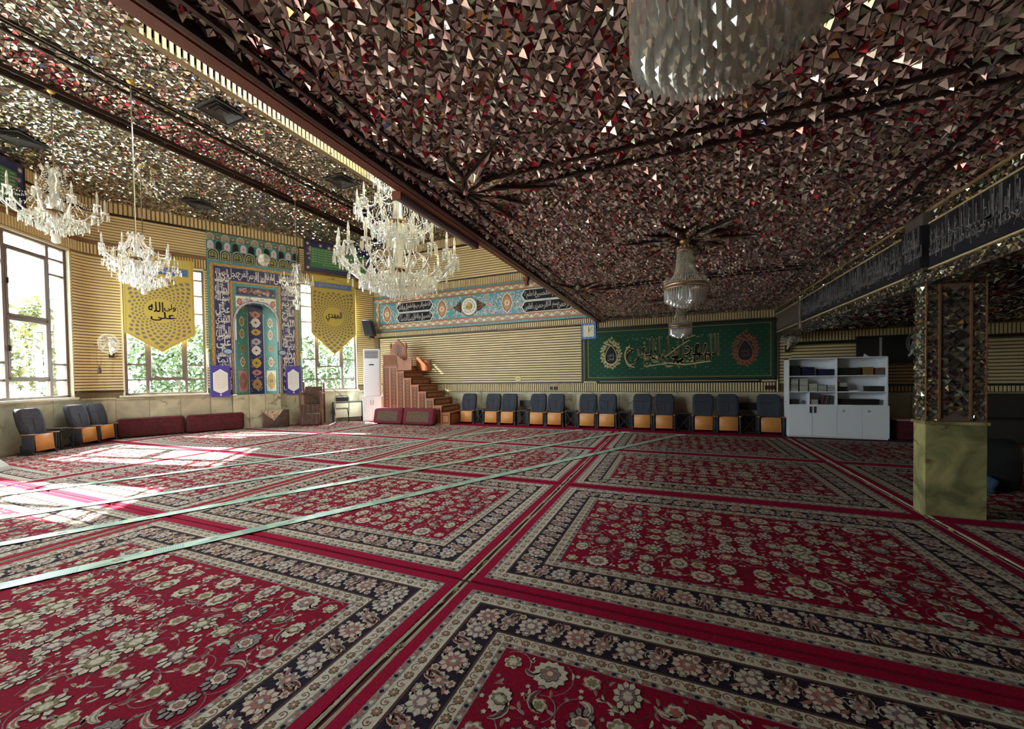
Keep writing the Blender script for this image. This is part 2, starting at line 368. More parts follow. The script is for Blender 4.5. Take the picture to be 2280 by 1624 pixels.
# Arabic shaping by presentation forms: letter -> (isolated, final, initial, medial)
_F = {'ا':(0xFE8D,0xFE8E,0,0),'أ':(0xFE83,0xFE84,0,0),'ب':(0xFE8F,0xFE90,0xFE91,0xFE92),'ت':(0xFE95,0xFE96,0xFE97,0xFE98),'ج':(0xFE9D,0xFE9E,0xFE9F,0xFEA0),
'ح':(0xFEA1,0xFEA2,0xFEA3,0xFEA4),'خ':(0xFEA5,0xFEA6,0xFEA7,0xFEA8),'د':(0xFEA9,0xFEAA,0,0),'ر':(0xFEAD,0xFEAE,0,0),'ز':(0xFEAF,0xFEB0,0,0),'س':(0xFEB1,0xFEB2,0xFEB3,0xFEB4),
'ش':(0xFEB5,0xFEB6,0xFEB7,0xFEB8),'ص':(0xFEB9,0xFEBA,0xFEBB,0xFEBC),'ع':(0xFEC9,0xFECA,0xFECB,0xFECC),'ف':(0xFED1,0xFED2,0xFED3,0xFED4),'ق':(0xFED5,0xFED6,0xFED7,0xFED8),
'ك':(0xFED9,0xFEDA,0xFEDB,0xFEDC),'ل':(0xFEDD,0xFEDE,0xFEDF,0xFEE0),'م':(0xFEE1,0xFEE2,0xFEE3,0xFEE4),'ن':(0xFEE5,0xFEE6,0xFEE7,0xFEE8),'ه':(0xFEE9,0xFEEA,0xFEEB,0xFEEC),
'و':(0xFEED,0xFEEE,0,0),'ى':(0xFEEF,0xFEF0,0,0),'ي':(0xFEF1,0xFEF2,0xFEF3,0xFEF4),'ذ':(0xFEAB,0xFEAC,0,0),'ط':(0xFEC1,0xFEC2,0xFEC3,0xFEC4)}
def shape(t):
    out = []
    for i, ch in enumerate(t):
        if ch not in _F: out.append(ch); continue
        prev = i > 0 and t[i-1] in _F and _F[t[i-1]][2] != 0
        nxt = i < len(t)-1 and t[i+1] in _F and _F[ch][2] != 0
        fo = _F[ch]; out.append(chr(fo[3] if prev and nxt else fo[1] if prev else fo[2] if nxt else fo[0]))
    return ''.join(reversed(out))
_G = {}
def glyphs(word):
    if word in _G: return _G[word]
    cu = bpy.data.curves.new('tmp', 'FONT'); cu.body = shape(word); cu.resolution_u = 2; cu.fill_mode = 'FRONT'
    o = bpy.data.objects.new('tmp', cu); COL.objects.link(o)
    dg = bpy.context.evaluated_depsgraph_get(); dg.update()
    me = bpy.data.meshes.new_from_object(o.evaluated_get(dg))
    vs = [(v.co.x, v.co.y) for v in me.vertices]; fs = [tuple(p.vertices) for p in me.polygons]
    bpy.data.meshes.remove(me); bpy.data.objects.remove(o); bpy.data.curves.remove(cu)
    _G[word] = (vs, fs); return _G[word]
# ------------------------------------------------------------------ room shell
QO, QR = (-10.25, 11.35, 0), math.atan2(.8788, .4772)          # qibla wall frame: x runs right, y away from the room
WO, WR = (-13.734, 4.935, 0), math.atan2(.819, -.574)          # left window wall frame
FO = (0, 11.35, 0)
def q2w(x, y): return (QO[0]+x*math.cos(QR)-y*math.sin(QR), QO[1]+x*math.sin(QR)+y*math.cos(QR))
def w2w(x, y): return (WO[0]+x*math.cos(WR)-y*math.sin(WR), WO[1]+x*math.sin(WR)+y*math.cos(WR))
def bez(t):
    A = Vector(q2w(-6.8, 0)); B = Vector(w2w(-.36, 0)); C = Vector((WO[0], WO[1]))
    return A*(1-t)**2 + C*2*t*(1-t) + B*t*t
ROOM = [(8, -4), (8, 11.35), (-10.25, 11.35), q2w(-6.8, 0)] + [tuple(bez(k/6)) for k in range(1, 6)] + [w2w(-.36, 0), w2w(-10.9, 0)]
def in_room(x, y, poly=ROOM):
    c = False; n = len(poly)
    for i in range(n):
        a, b = poly[i], poly[(i+1) % n]
        if (a[1] > y) != (b[1] > y) and x < (b[0]-a[0])*(y-a[1])/(b[1]-a[1])+a[0]: c = not c
    return c
mb = MB(); n = len(ROOM)
mb.add([(p[0], p[1], -.15) for p in ROOM]+[(p[0], p[1], 0) for p in ROOM], [tuple(range(n, 2*n)), tuple(reversed(range(n)))]+[(k, (k+1) % n, n+(k+1) % n, n+k) for k in range(n)])
fl = mb.build('floor', M['maroond']); fl['kind'] = 'structure'

def hslats(mb, x0, x1, z0, z1, pitch=.074, y=0.0, mi=0):
    n = max(1, round((z1-z0)/pitch)); p = (z1-z0)/n
    for i in range(n): 
        a = z0+i*p; mb.add([(x0, y-.016, a+.004), (x1, y-.016, a+.004), (x1, y-.016, a+p*.66), (x0, y-.016, a+p*.66), (x0, y, a), (x1, y, a), (x1, y, a+p*.66), (x0, y, a+p*.70)],
               [(0,1,2,3), (4,5,1,0), (3,2,6,7)], mi)
def vslats(mb, x0, x1, z0, z1, pitch=.062, y=0.0, mi=0):
    n = max(1, round((x1-x0)/pitch)); p = (x1-x0)/n
    for i in range(n):
        a = x0+i*p; mb.add([(a+.004, y-.016, z0), (a+p*.62, y-.016, z0), (a+p*.62, y-.016, z1), (a+.004, y-.016, z1), (a, y, z0), (a+p*.66, y, z0), (a+p*.66, y, z1), (a, y, z1)],
               [(0,1,2,3), (4,0,3,7), (1,5,6,2)], mi)
def blackframe(mb, x0, x1, z0, z1, w=.035, d=.03):
    mb.box(x0, x1, -d, 0, z0, z0+w); mb.box(x0, x1, -d, 0, z1-w, z1); mb.box(x0, x0+w, -d, 0, z0+w, z1-w); mb.box(x1-w, x1, -d, 0, z0+w, z1-w)
def dado(parent, x0, x1, z1, step=.62, y=0.0, mm='marble'):
    n = max(1, round((x1-x0)/step)); p = (x1-x0)/n
    for i in range(n):
        b = MB(); b.box(.004, p-.004, -.03, 0, 0.0, z1-.05); b.build('marble_panel', M[mm], parent, loc=(x0+i*p, y, 0))
    b = MB(); b.box(x0, x1, -.055, 0, z1-.05, z1); b.build('dado_cap', M[mm], parent, loc=(0, y, 0))

# far wall
wf = struct('wall_far', loc=FO)
b = MB(); b.box(-10.25, 8, .02, .3, 0, 6.6); b.build('wall_body', M['slatback'], wf)
dado(wf, -10.2, 7.95, .98)
h = MB(); v = MB(); k = MB()
hslats(h, -9.98, -2.52, 1.29, 2.94); vslats(v, -10.2, -2.05, 1.0, 1.25); vslats(v, -10.2, -2.1, 2.99, 3.13)
blackframe(k, -10.02, -2.48, 1.25, 2.98, .04)
hslats(h, -2.46, -2.09, 1.25, 2.98)
vslats(v, -10.2, -2.3, 4.47, 4.7); k.box(-10.2, -2.3, -.03, 0, 4.7, 4.74); hslats(h, -10.2, -2.3, 4.75, 5.82); k.box(-10.2, -2.3, -.03, 0, 5.82, 5.86); vslats(v, -10.2, -2.3, 5.87, 6.14)
vslats(v, -2.05, 2.3, 1.0, 1.22); hslats(h, -2.0, 1.95, 1.27, 2.78); blackframe(k, -2.04, 1.99, 1.23, 2.82, .045); vslats(v, -2.05, 2.3, 2.84, 3.02); hslats(h, 2.0, 2.3, 1.25, 2.82)
hslats(h, 2.36, 2.62, 1.2, 2.42); vslats(v, 2.62, 7.9, 1.0, 1.12); hslats(h, 2.62, 7.9, 1.17, 2.12); k.box(2.62, 7.9, -.03, 0, 1.12, 1.16); k.box(2.62, 7.9, -.03, 0, 2.13, 2.19); vslats(v, 2.62, 7.9, 2.2, 2.42)
for o, nm, mm in ((h, 'horizontal_slats', 'slat'), (v, 'vertical_slats', 'slat')): o.build(nm, M[mm], wf)['kind'] = 'stuff'
k.build('black_trim_lines', M['black'], wf)

# qibla wall
wq = struct('wall_qibla', loc=QO, rz=QR)
b = MB()
for a, c in ((-6.8, -6.62), (-4.92, -4.3), (-3.12, -2.44), (-.66, .35)): b.box(a, c, .0, .3, 0, 6.6)
b.box(-6.62, -4.92, 0, .3, 0, 1.1); b.box(-6.62, -4.92, 0, .3, 4.7, 6.6); b.box(-2.44, -.66, 0, .3, 0, 1.08); b.box(-2.44, -.66, 0, .3, 4.72, 6.6)
b.box(-4.3, -3.12, 0, .3, 0, 1.04); b.box(-4.3, -3.12, 0, .3, 3.95, 6.6)
b.build('wall_body', M['plaster'], wq)
b = MB()
for a, c in ((-6.8, -6.62), (-4.92, -4.84), (-2.46, -2.44), (-.66, 0)): b.box(a, c, -.002, 0, 1.06, 4.72)
b.box(-6.8, 0, -.002, 0, 4.73, 6.15); b.build('cladding_groove_board', M['slatback'], wq)
for a, c in ((-6.8, -4.86), (-2.44, 0)): dado(wq, a, c, 1.06)
h = MB(); v = MB(); k = MB(); cn = MB()
for a, c in ((-6.8, -6.64), (-.62, -.02)):
    hslats(h, a, c, 1.27, 4.7); 
k.box(-6.8, -6.64, -.03, 0, 1.22, 1.26); k.box(-.62, -.02, -.03, 0, 1.22, 1.26)
hslats(h, -4.9, -4.84, 1.27, 4.7)
for a, c in ((-6.8, -4.84), (-2.42, -.02)):
    vslats(v, a, c, 4.74, 4.98); cn.box(a, c, -.09, 0, 5.0, 5.045); cn.box(a, c, -.06, 0, 5.045, 5.08); cn.box(a, c, -.035, 0, 4.98, 5.0)
    hslats(h, a, c, 5.09, 5.82); k.box(a, c, -.03, 0, 5.82, 5.86)
vslats(v, -6.8, -.02, 5.87, 6.14, .09)
h.build('horizontal_slats', M['slat'], wq)['kind'] = 'stuff'; v.build('vertical_slats', M['slat'], wq)['kind'] = 'stuff'
k.build('black_trim_lines', M['black'], wq); cn.build('cornice', M['cornice'], wq)

# rounded corner and left window wall
wc = struct('wall_corner')
def seg_mat(a, b_):
    d = (b_-a); ang = math.atan2(d.y, d.x); return ang, d.length
hh, vv, kk, cc, bb, dd = MB(), MB(), MB(), MB(), MB(), MB()
for i in range(6):
    a, c = bez((6-i)/6), bez((5-i)/6); ang, L = seg_mat(a, c); Mx = Matrix.Translation((a.x, a.y, 0)) @ Matrix.Rotation(ang, 4, 'Z')
    parts = []
    for tgt, fn in ((hh, lambda m: (hslats(m, 0, L, 1.27, 4.7), hslats(m, 0, L, 5.09, 5.82))), (vv, lambda m: (vslats(m, 0, L, 4.74, 4.98), vslats(m, 0, L, 5.87, 6.14))),
                    (kk, lambda m: (m.box(0, L, -.03, 0, 1.22, 1.26), m.box(0, L, -.03, 0, 5.82, 5.86))), (cc, lambda m: (m.box(-.01, L+.01, -.09, 0, 5.0, 5.045), m.box(0, L, -.06, 0, 5.045, 5.08), m.box(0, L, -.035, 0, 4.98, 5.0))),
                    (bb, lambda m: m.box(0, L, 0, .25, 0, 6.6))):
        t = MB(); fn(t); tgt.add([tuple(Mx @ Vector(p)) for p in t.v], t.f)
    t = MB(); t.box(.004, L-.004, -.03, 0, 0, 1.03); o = t.build('marble_panel', M['marble'], wc, loc=(a.x, a.y, 0), rz=ang)
    t = MB(); t.box(-.01, L+.01, -.055, 0, 1.03, 1.08); dd.add([tuple(Mx @ Vector(p)) for p in t.v], t.f)
bb.build('wall_body', M['slatback'], wc); hh.build('horizontal_slats', M['slat'], wc)['kind'] = 'stuff'; vv.build('vertical_slats', M['slat'], wc)['kind'] = 'stuff'
kk.build('black_trim_lines', M['black'], wc); cc.build('cornice', M['cornice'], wc); dd.build('dado_cap', M['marble'], wc)

ww = struct('wall_left', loc=WO, rz=WR)
WINS = [(-2.31, -.42), (-4.95, -3.06), (-7.5, -5.61), (-10.05, -8.16)]
b = MB(); h = MB(); v = MB(); k = MB(); cn = MB()
b.box(-10.9, -.36, 0, .3, 0, 1.1); b.box(-10.9, -.36, 0, .3, 4.68, 6.6)
edges = [-.36]+[e for wn in WINS for e in (wn[1], wn[0])]+[-10.9]
for i in range(0, len(edges), 2): b.box(edges[i+1], edges[i], 0, .3, 1.1, 4.68); hslats(h, edges[i+1], edges[i], 1.27, 4.66)
b.build('wall_body', M['plaster'], ww)
b = MB(); b.box(-10.9, -.36, -.002, 0, 4.73, 6.15)
for i in range(0, len(edges), 2): b.box(edges[i+1], edges[i], -.002, 0, 1.1, 4.7)
b.build('cladding_groove_board', M['slatback'], ww); dado(ww, -10.9, -.36, 1.07)
vslats(v, -10.9, -.36, 4.74, 4.98); cn.box(-10.9, -.36, -.09, 0, 5.0, 5.045); cn.box(-10.9, -.36, -.06, 0, 5.045, 5.08); hslats(h, -10.9, -.36, 5.09, 5.82); k.box(-10.9, -.36, -.03, 0, 5.82, 5.86); vslats(v, -10.9, -.36, 5.87, 6.14)
h.build('horizontal_slats', M['slat'], ww)['kind'] = 'stuff'; v.build('vertical_slats', M['slat'], ww)['kind'] = 'stuff'; k.build('black_trim_lines', M['black'], ww); cn.build('cornice', M['cornice'], ww)
for nm, bx in (('wall_back', (-7.5, 8, -4.3, -4, 0, 6.6)), ('wall_right', (8, 8.3, -4.3, 11.65, 0, 3.6))):
    s_ = struct(nm); b = MB(); b.box(*bx); b.build('wall_body', M['plaster'], s_)
    h = MB()
    if nm == 'wall_back': hslats(h, -8, 7.4, 1.2, 6.0); o = h.build('horizontal_slats', M['slat'], s_, loc=(0, -4.0, 0), rz=PI)
    else: hslats(h, -11.3, 4, 1.2, 2.4); o = h.build('horizontal_slats', M['slat'], s_, loc=(8, 0, 0), rz=-PI/2)
    o['kind'] = 'stuff'

def window(n, O, R, x0, a, c, x1, z0, z1, side, mid, sash):
    w_ = struct('window_%d' % n, loc=O, rz=R)
    f = MB(); F = .055
    f.box(x0, x0+F, .06, .14, z0, z1); f.box(x1-F, x1, .06, .14, z0, z1); f.box(x0, x1, .06, .14, z0, z0+F); f.box(x0, x1, .06, .14, z1-F, z1)
    f.build('window_frame', M['frame'], w_)
    for x in (a, c): f = MB(); f.box(x-.035, x+.035, .055, .145, z0+F, z1-F); f.build('mullion', M['frame'], w_)
    for (l, r, zs) in ((x0+F, a-.035, side), (a+.035, c-.035, mid), (c+.035, x1-F, side)):
        for z in zs: f = MB(); f.box(l, r, .07, .13, z-.022, z+.022); f.build('glazing_bar', M['frame'], w_)
        zz = [z0+F]+list(zs)+[z1-F]
        for i in range(len(zz)-1):
            g = MB(); g.box(l, r, .095, .101, zz[i], zz[i+1]); g.build('pane', M['glass'], w_)
    for (za, zb) in sash:
        f = MB(); f.box(a+.035, a+.085, .05, .12, za, zb); f.box(c-.085, c-.035, .05, .12, za, zb); f.box(a+.035, c-.035, .05, .12, za, za+.05); f.box(a+.035, c-.035, .05, .12, zb-.05, zb)
        o = f.build('opening_sash', M['frame'], w_)
        g = MB(); g.box(a+.05, a+.07, .02, .05, (za+zb)/2-.06, (za+zb)/2+.06); g.build('sash_handle', M['blackmat'], o)
    s_ = MB(); s_.box(x0-.1, x1+.06, -.09, .06, z0-.05, z0); s_.build('window_sill', M['sill'], w_)
    s_ = MB(); s_.box(x0-.03, x0, -.02, .06, z0, z1); s_.box(x1, x1+.03, -.02, .06, z0, z1); s_.build('window_reveal', M['sill'], w_)
    L_ = bpy.data.lights.new('portal', 'AREA'); L_.shape = 'RECTANGLE'; L_.size = x1-x0; L_.size_y = z1-z0; L_.cycles.is_portal = True
    lo = bpy.data.objects.new('daylight_portal_%d' % n, L_); COL.objects.link(lo); lo.parent = w_; lo.location = ((x0+x1)/2, .2, (z0+z1)/2); lo.rotation_euler = (PI/2, 0, PI)
    lo.rotation_euler = (-PI/2, 0, 0)
    return w_
window(1, WO, WR, -2.31, -1.85, -.88, -.42, 1.12, 4.68, (1.54, 1.91, 4.0, 4.36), (1.54, 2.88, 4.36), ((1.56, 2.86), (2.9, 4.34)))
window(2, QO, QR, -6.62, -6.18, -5.37, -4.92, 1.12, 4.68, (1.53, 1.94, 3.41, 3.93, 4.38), (1.53, 4.38), ((1.55, 4.36),))
window(3, QO, QR, -2.44, -1.97, -1.14, -.66, 1.10, 4.70, (1.48, 2.16, 3.41, 3.93, 4.38), (1.48, 4.38), ((1.9, 4.36),))
for i, (l, r) in enumerate(WINS[1:]):
    window(4+i, WO, WR, l, l+.46, r-.46, r, 1.12, 4.68, (1.54, 1.91, 4.0, 4.36), (1.54, 2.88, 4.36), ())

# ------------------------------------------------------------------ mirror mosaic
def mosaic(mb, u0, u1, v0, v1, cell, ang, inside, mapf, wts, amp=.22, seed=1, skip=None, shrink=.90):
    R_ = random.Random(seed); ca, sa = math.cos(ang), math.sin(ang)
    U = max(u1-u0, v1-v0)*.75+cell; cu, cv = (u0+u1)/2, (v0+v1)/2; n = int(U/cell)+1
    for i in range(-n, n+1):
        for j in range(-n, n+1):
            lx, ly = i*cell, j*cell; x = cu+lx*ca-ly*sa; y = cv+lx*sa+ly*ca
            if not (u0 <= x <= u1 and v0 <= y <= v1) or not inside(x, y): continue
            if skip and skip(x, y): continue
            cellgeo(mb, x, y, cell, ang, mapf, wts, amp, R_, shrink)
def cellgeo(mb, x, y, cell, ang, mapf, wts, amp, R_, shrink=.90):
    ca, sa = math.cos(ang), math.sin(ang); hc = cell/2
    px = (R_.random()-.5)*.5*cell; py = (R_.random()-.5)*.5*cell; hz = cell*amp*(.35+R_.random())
    cor = [(-hc, -hc), (hc, -hc), (hc, hc), (-hc, hc)]
    for k in range(4):
        a = cor[k]; c = cor[(k+1) % 4]; m = ((a[0]+c[0])/2*(.8+.4*R_.random()), (a[1]+c[1])/2*(.8+.4*R_.random()))
        tris = [((a, 0), (c, 0), ((px, py), hz))] if R_.random() < .5 else [((a, 0), (m, hz*.5*R_.random()), ((px, py), hz)), ((m, 0), (c, 0), ((px, py), hz*R_.random()))]
        for t in tris:
            gx = sum(q[0][0] for q in t)/3; gy = sum(q[0][1] for q in t)/3
            o = []
            for (q, hq) in t:
                qx, qy = gx+(q[0]-gx)*shrink, gy+(q[1]-gy)*shrink
                hq2 = hq*.8 + (R_.random()-.5)*cell*amp*.9 + cell*.12
                o.append(mapf(x+qx*ca-qy*sa, y+qx*sa+qy*ca, hq2))
            s = R_.random(); mi = 1; acc = 0
            for kk_, wv in enumerate(wts):
                acc += wv
                if s < acc: mi = kk_+1; break
            mb.add(o, [(0, 1, 2)], mi)
W_LOW = (.56, .27, .09, .055, .02, .005)
W_HALL = (.60, .34, .01, .02, .015, .015)
W_COVE = (.52, .28, .14, .02, .02, .02)
LOWZ = 3.04
cl = struct('ceiling')
b = MB(); b.box(-2.06, 8.0, -4.2, 11.35, LOWZ+.012, LOWZ+.2); b.box(2.3, 8, -4, 11.35, 2.50, 2.7); b.build('ceiling_slab', M['grout'], cl)
mapd = lambda z: (lambda u, v_, h_: (u, v_, z-h_))
CA = math.radians(38)
camp = Vector((0, 0, 1.45))
def in_view(x, y, z, mx=0.0):
    d = Vector((x, y, z))-camp; c = f0.dot(d)
    if c < .2: return None
    px = 1140+865.3*r1.dot(d)/c; py = 857-865.3*u1.dot(d)/c
    return c if (-mx < px < 2280+mx and -mx < py < 1624+mx) else None
cells = []
CE = .062; ca, sa = math.cos(CA), math.sin(CA)
def low_cells():
    n = 155
    for i in range(-n, n+1):
        for j in range(-n, n+1):
            x = .15+i*CE*ca-j*CE*sa; y = 3.7+i*CE*sa+j*CE*ca
            if -1.96 < x < 2.28 and -3.9 < y < 11.33: yield x, y
lows = list(low_cells())
lows.sort(key=lambda p: (in_view(p[0], p[1], LOWZ, 30) or 99))
R_ = random.Random(5)
var_me = []
for i in range(24):
    t = MB(); cellgeo(t, 0, 0, CE, CA, lambda u, v_, h_: (u, v_, -h_), W_LOW, .50, R_); var_me.append(t.mesh('mirror_tile', MIRS))
for (x, y) in lows[:296]: obj('mirror_tile', var_me[R_.randrange(24)], cl, (x, y, LOWZ))
mb = MB()
for (x, y) in lows[296:]: cellgeo(mb, x, y, CE, CA, mapd(LOWZ), W_LOW, .50, R_)
o = mb.build('mirror_mosaic', MIRS, cl); o['kind'] = 'stuff'
mb = MB(); mosaic(mb, 2.62, 8, 3, 11.35, .14, CA, lambda x, y: True, mapd(2.49), W_LOW, .3, 9); o = mb.build('side_room_mosaic', MIRH, cl); o['kind'] = 'stuff'
# dark frame lines and mirror stars
k = MB()
def fr(x0, y0, x1, y1, w=.022, z=LOWZ-.035): k.box(min(x0, x1)-w/2, max(x0, x1)+w/2, min(y0, y1)-w/2, max(y0, y1)+w/2, z, z+.04)
for x in (-1.70, -1.85, 1.78, 1.95): fr(x, -3.9, x, 11.2)
for y in (-1.0, -1.2, 2.80, 3.0, 6.9, 7.1, 10.7): fr(-1.7, y, 1.78, y)
k.build('frame_lines', M['fasciad'], cl)
def star(cx_, cy_, z, r, n, rot, ri, parent, clip=None):
    R = random.Random(int(cx_*7+cy_*11))
    for i in range(n):
        a = rot+2*PI*i/n; rr = r*(1.0 if i % 2 == 0 else .78); tip = (cx_+rr*math.cos(a), cy_+rr*math.sin(a))
        if clip and not clip(*tip): continue
        s_ = MB(); hw = PI/n*.95
        Lp = Vector((cx_+ri*math.cos(a-hw), cy_+ri*math.sin(a-hw), z)); Rp = Vector((cx_+ri*math.cos(a+hw), cy_+ri*math.sin(a+hw), z)); T = Vector((*tip, z)); C_ = Vector((cx_+ri*.15*math.cos(a), cy_+ri*.15*math.sin(a), z)); Md = Vector((cx_+ri*math.cos(a), cy_+ri*math.sin(a), z-.03))
        dn = Vector((0, 0, -.012))
        s_.add([Lp, T, Rp, C_, Lp+dn, T+dn, Rp+dn, C_+dn], [(4, 5, 6, 7), (0, 1, 5, 4), (1, 2, 6, 5), (3, 0, 4, 7), (2, 3, 7, 6)], 7)
        G = (Lp+Rp+T+C_)/4
        def sub(p, q, w_, lv):
            if lv == 0:
                g = (p+q+w_)/3; o = [g+(k-g)*.88+Vector((0, 0, -.016-R.random()*.016)) for k in (p, q, w_)]; s_.add(o, [(0, 1, 2)], R.choice((1, 1, 1, 2, 4, 5, 3))); return
            e = [(p, q), (q, w_), (w_, p)]; j = max(range(3), key=lambda k: (e[k][0]-e[k][1]).length); x, y = e[j]; o = (w_, p, q)[j]; m = (x+y)/2
            sub(x, m, o, lv-1); sub(m, y, o, lv-1)
        sh = lambda p: G+(p-G)*.80
        s_.add([sh(Lp)+dn*1.3, sh(T)+dn*1.3, sh(Rp)+dn*1.3, sh(C_)+dn*1.3], [(0, 1, 2, 3)], 0)
        for tr in ((Lp, T, Md), (T, Rp, Md), (C_, Lp, Md), (C_, Md, Rp)): sub(*[sh(k) for k in tr], 3)
        s_.build('star_point', MIRS, parent)
for (cx_, cy_) in ((.12, 4.95), (.12, 8.8), (.12, 1.1)): star(cx_, cy_, LOWZ-.03, .74, 12, .2, .27, cl)
for (cx_, cy_) in ((-1.62, 2.9), (-1.62, 7.0)): star(cx_, cy_, LOWZ-.03, .78, 12, .26, .26, cl, lambda x, y: -1.93 < x < 2.2)

# fascia between low ceiling and tall hall, with the wall above it
fs = struct('trim_1')
b = MB(); b.box(-1.97, -1.94, -4, 11.34, 2.98, 3.06); b.build('fascia_face', M['fasciad'], fs)
b = MB(); b.box(-2.076, -1.97, -4, 11.34, 2.98, 3.03); b.box(-2.05, -1.99, -4, 11.34, 2.974, 2.98); b.build('fascia_board', M['fascia'], fs)
sw = struct('wall_hall_upper'); b = MB(); b.box(-2.10, -2.04, -4, 11.34, 3.03, 6.5); b.build('wall_body', M['plaster'], sw)
b = MB(); hslats(b, -11.3, 4.0, 3.2, 6.1, .09); o = b.build('horizontal_slats', M['slat'], sw, loc=(-2.10, 0, 0), rz=-PI/2); o['kind'] = 'stuff'
rb = thing('blind_housing', 'grey roller blind casing fixed along the brown ceiling edge', 'blind casing', (-2.05, 2.62, 2.985))
b = MB(); b.tube([(-.05, 0, -.028), (-.05, 1.35, -.028)], .034, 8); b.build('casing', mat('lilac_grey', (.36, .33, .36), .4), rb); 
for ye in (-.012, 1.35): b = MB(); b.box(-.088, 0, ye, ye+.012, -.064, .01); b.build('end_cap', M['fascia'], rb)
br = thing('wood_bracket', 'small brown wooden bracket under the ceiling edge above the tile panel', 'bracket', (-2.09, 5.65, 2.985))
b = MB(); b.box(-.05, .03, -.05, .05, -.05, 0); b.box(-.03, .02, -.03, .03, -.12, -.05); b.build('block', M['fascia'], br)

# tall hall ceiling
HZ = 6.15
ch = struct('ceiling_hall')
b = MB()
inh = lambda x, y: in_room(x, y) and x < -2.12
HP = [(-2.12, -4), (-2.12, 11.35)] + ROOM[2:]
HP[-1] = w2w(-10.9, 0)
def slab(poly, z0, z1, mbx):
    n = len(poly); mbx.add([(p[0], p[1], z0) for p in poly]+[(p[0], p[1], z1) for p in poly], [tuple(reversed(range(n))), tuple(range(n, 2*n))]+[(i, (i+1) % n, n+(i+1) % n, n+i) for i in range(n)])
# left part (x<-9.25), cove, band, right part around the light well
def clipx(poly, xv, keep_left):
    out = []
    for i in range(len(poly)):
        a, c = poly[i], poly[(i+1) % len(poly)]; ia = (a[0] <= xv) == keep_left; ic = (c[0] <= xv) == keep_left
        if ia: out.append(a)
        if ia != ic: t = (xv-a[0])/(c[0]-a[0]); out.append((xv, a[1]+t*(c[1]-a[1])))
    return out
slab(clipx(HP, -9.25, True), HZ+.012, HZ+.4, b)
slab(clipx(clipx(HP, -9.25, False), -8.1, True), HZ+.30, HZ+.6, b)
slab(clipx(clipx(HP, -8.1, False), -6.55, True), HZ+.012, HZ+.4, b)
b.box(-6.55, -2.12, -4, 2.94, HZ+.012, HZ+.4); b.box(-6.55, -2.12, 7.4, 11.35, HZ+.012, HZ+.4)
b.build('ceiling_slab', M['grout'], ch)
mb = MB(); flat_in = lambda x, y: inh(x, y) and (x < -9.25 or -8.1 < x < -6.55 or (x >= -6.55 and (y < 2.94 or y > 7.4))) 
mosaic(mb, -14.2, -2.12, -4, 11.4, .088, CA, flat_in, mapd(HZ), W_HALL, .26, 3); o = mb.build('mirror_mosaic', MIRH, ch); o['kind'] = 'stuff'
mb = MB()
def cove(u, v_, h_):
    t = (u+9.25)/1.15; a = PI*t; return (-9.25+1.15*t, v_, HZ+.24*math.sin(a)**.7 - h_ + .02) if 0 < t < 1 else (u, v_, HZ+.02-h_)
mosaic(mb, -9.25, -8.1, -4, 11.4, .085, CA, inh, cove, W_COVE, .26, 4); o = mb.build('cove_mosaic', MIRH, ch); o['kind'] = 'stuff'
k = MB()
for x, w_, z0 in ((-9.26, .05, HZ-.07), (-9.12, .02, HZ-.02), (-8.12, .035, HZ-.05), (-7.93, .02, HZ-.04), (-7.86, .02, HZ-.04)): k.box(x-w_/2, x+w_/2, -1, 11.3, z0, HZ+.05)
k.build('dark_ribs', M['fasciad'], ch)
# light well with slatted upstand
b = MB(); WT = 7.6
b.box(-6.65, -6.55, 2.84, 7.5, HZ-.045, WT); b.box(-6.55, -2.12, 7.4, 7.5, HZ, WT); b.box(-6.55, -2.12, 2.84, 2.94, HZ, WT); b.box(-2.12, -2.02, 2.84, 7.5, 6.5, WT); 
b.box(-6.65, -5.5, 2.84, 7.5, WT, WT+.1); b.box(-3.1, -2.02, 2.84, 7.5, WT, WT+.1); b.box(-5.5, -3.1, 2.84, 3.97, WT, WT+.1); b.box(-5.5, -3.1, 6.37, 7.5, WT, WT+.1)
b.build('light_well_body', M['slatback'], ch)
b = MB(); vslats(b, 2.96, 7.38, HZ-.045, WT, .085); o = b.build('light_well_slats', M['slat'], ch, loc=(-6.55, 0, 0), rz=PI/2); o['kind'] = 'stuff'
b = MB(); vslats(b, -6.5, -2.15, HZ+.01, WT, .085); o = b.build('light_well_slats', M['slat'], ch, loc=(0, 7.4, 0)); o['kind'] = 'stuff'

sk = struct('window_8', loc=(-4.3, 5.17, WT))
for (xa, xb) in ((-1.2, .15), (.15, 1.2)):
    g = MB(); g.box(xa+.02, xb-.02, -1.2, 1.2, .04, .05); g.build('pane', M['glass'], sk)
for x in (-1.2, .15, 1.2): f = MB(); f.box(x-.03, x+.03, -1.22, 1.22, .0, .08); f.build('glazing_bar', M['white'], sk)
L_ = bpy.data.lights.new('portal', 'AREA'); L_.shape = 'RECTANGLE'; L_.size = 2.4; L_.size_y = 2.4; L_.cycles.is_portal = True
lo = bpy.data.objects.new('daylight_portal_8', L_); COL.objects.link(lo); lo.parent = sk; lo.location = (0, 0, .12)
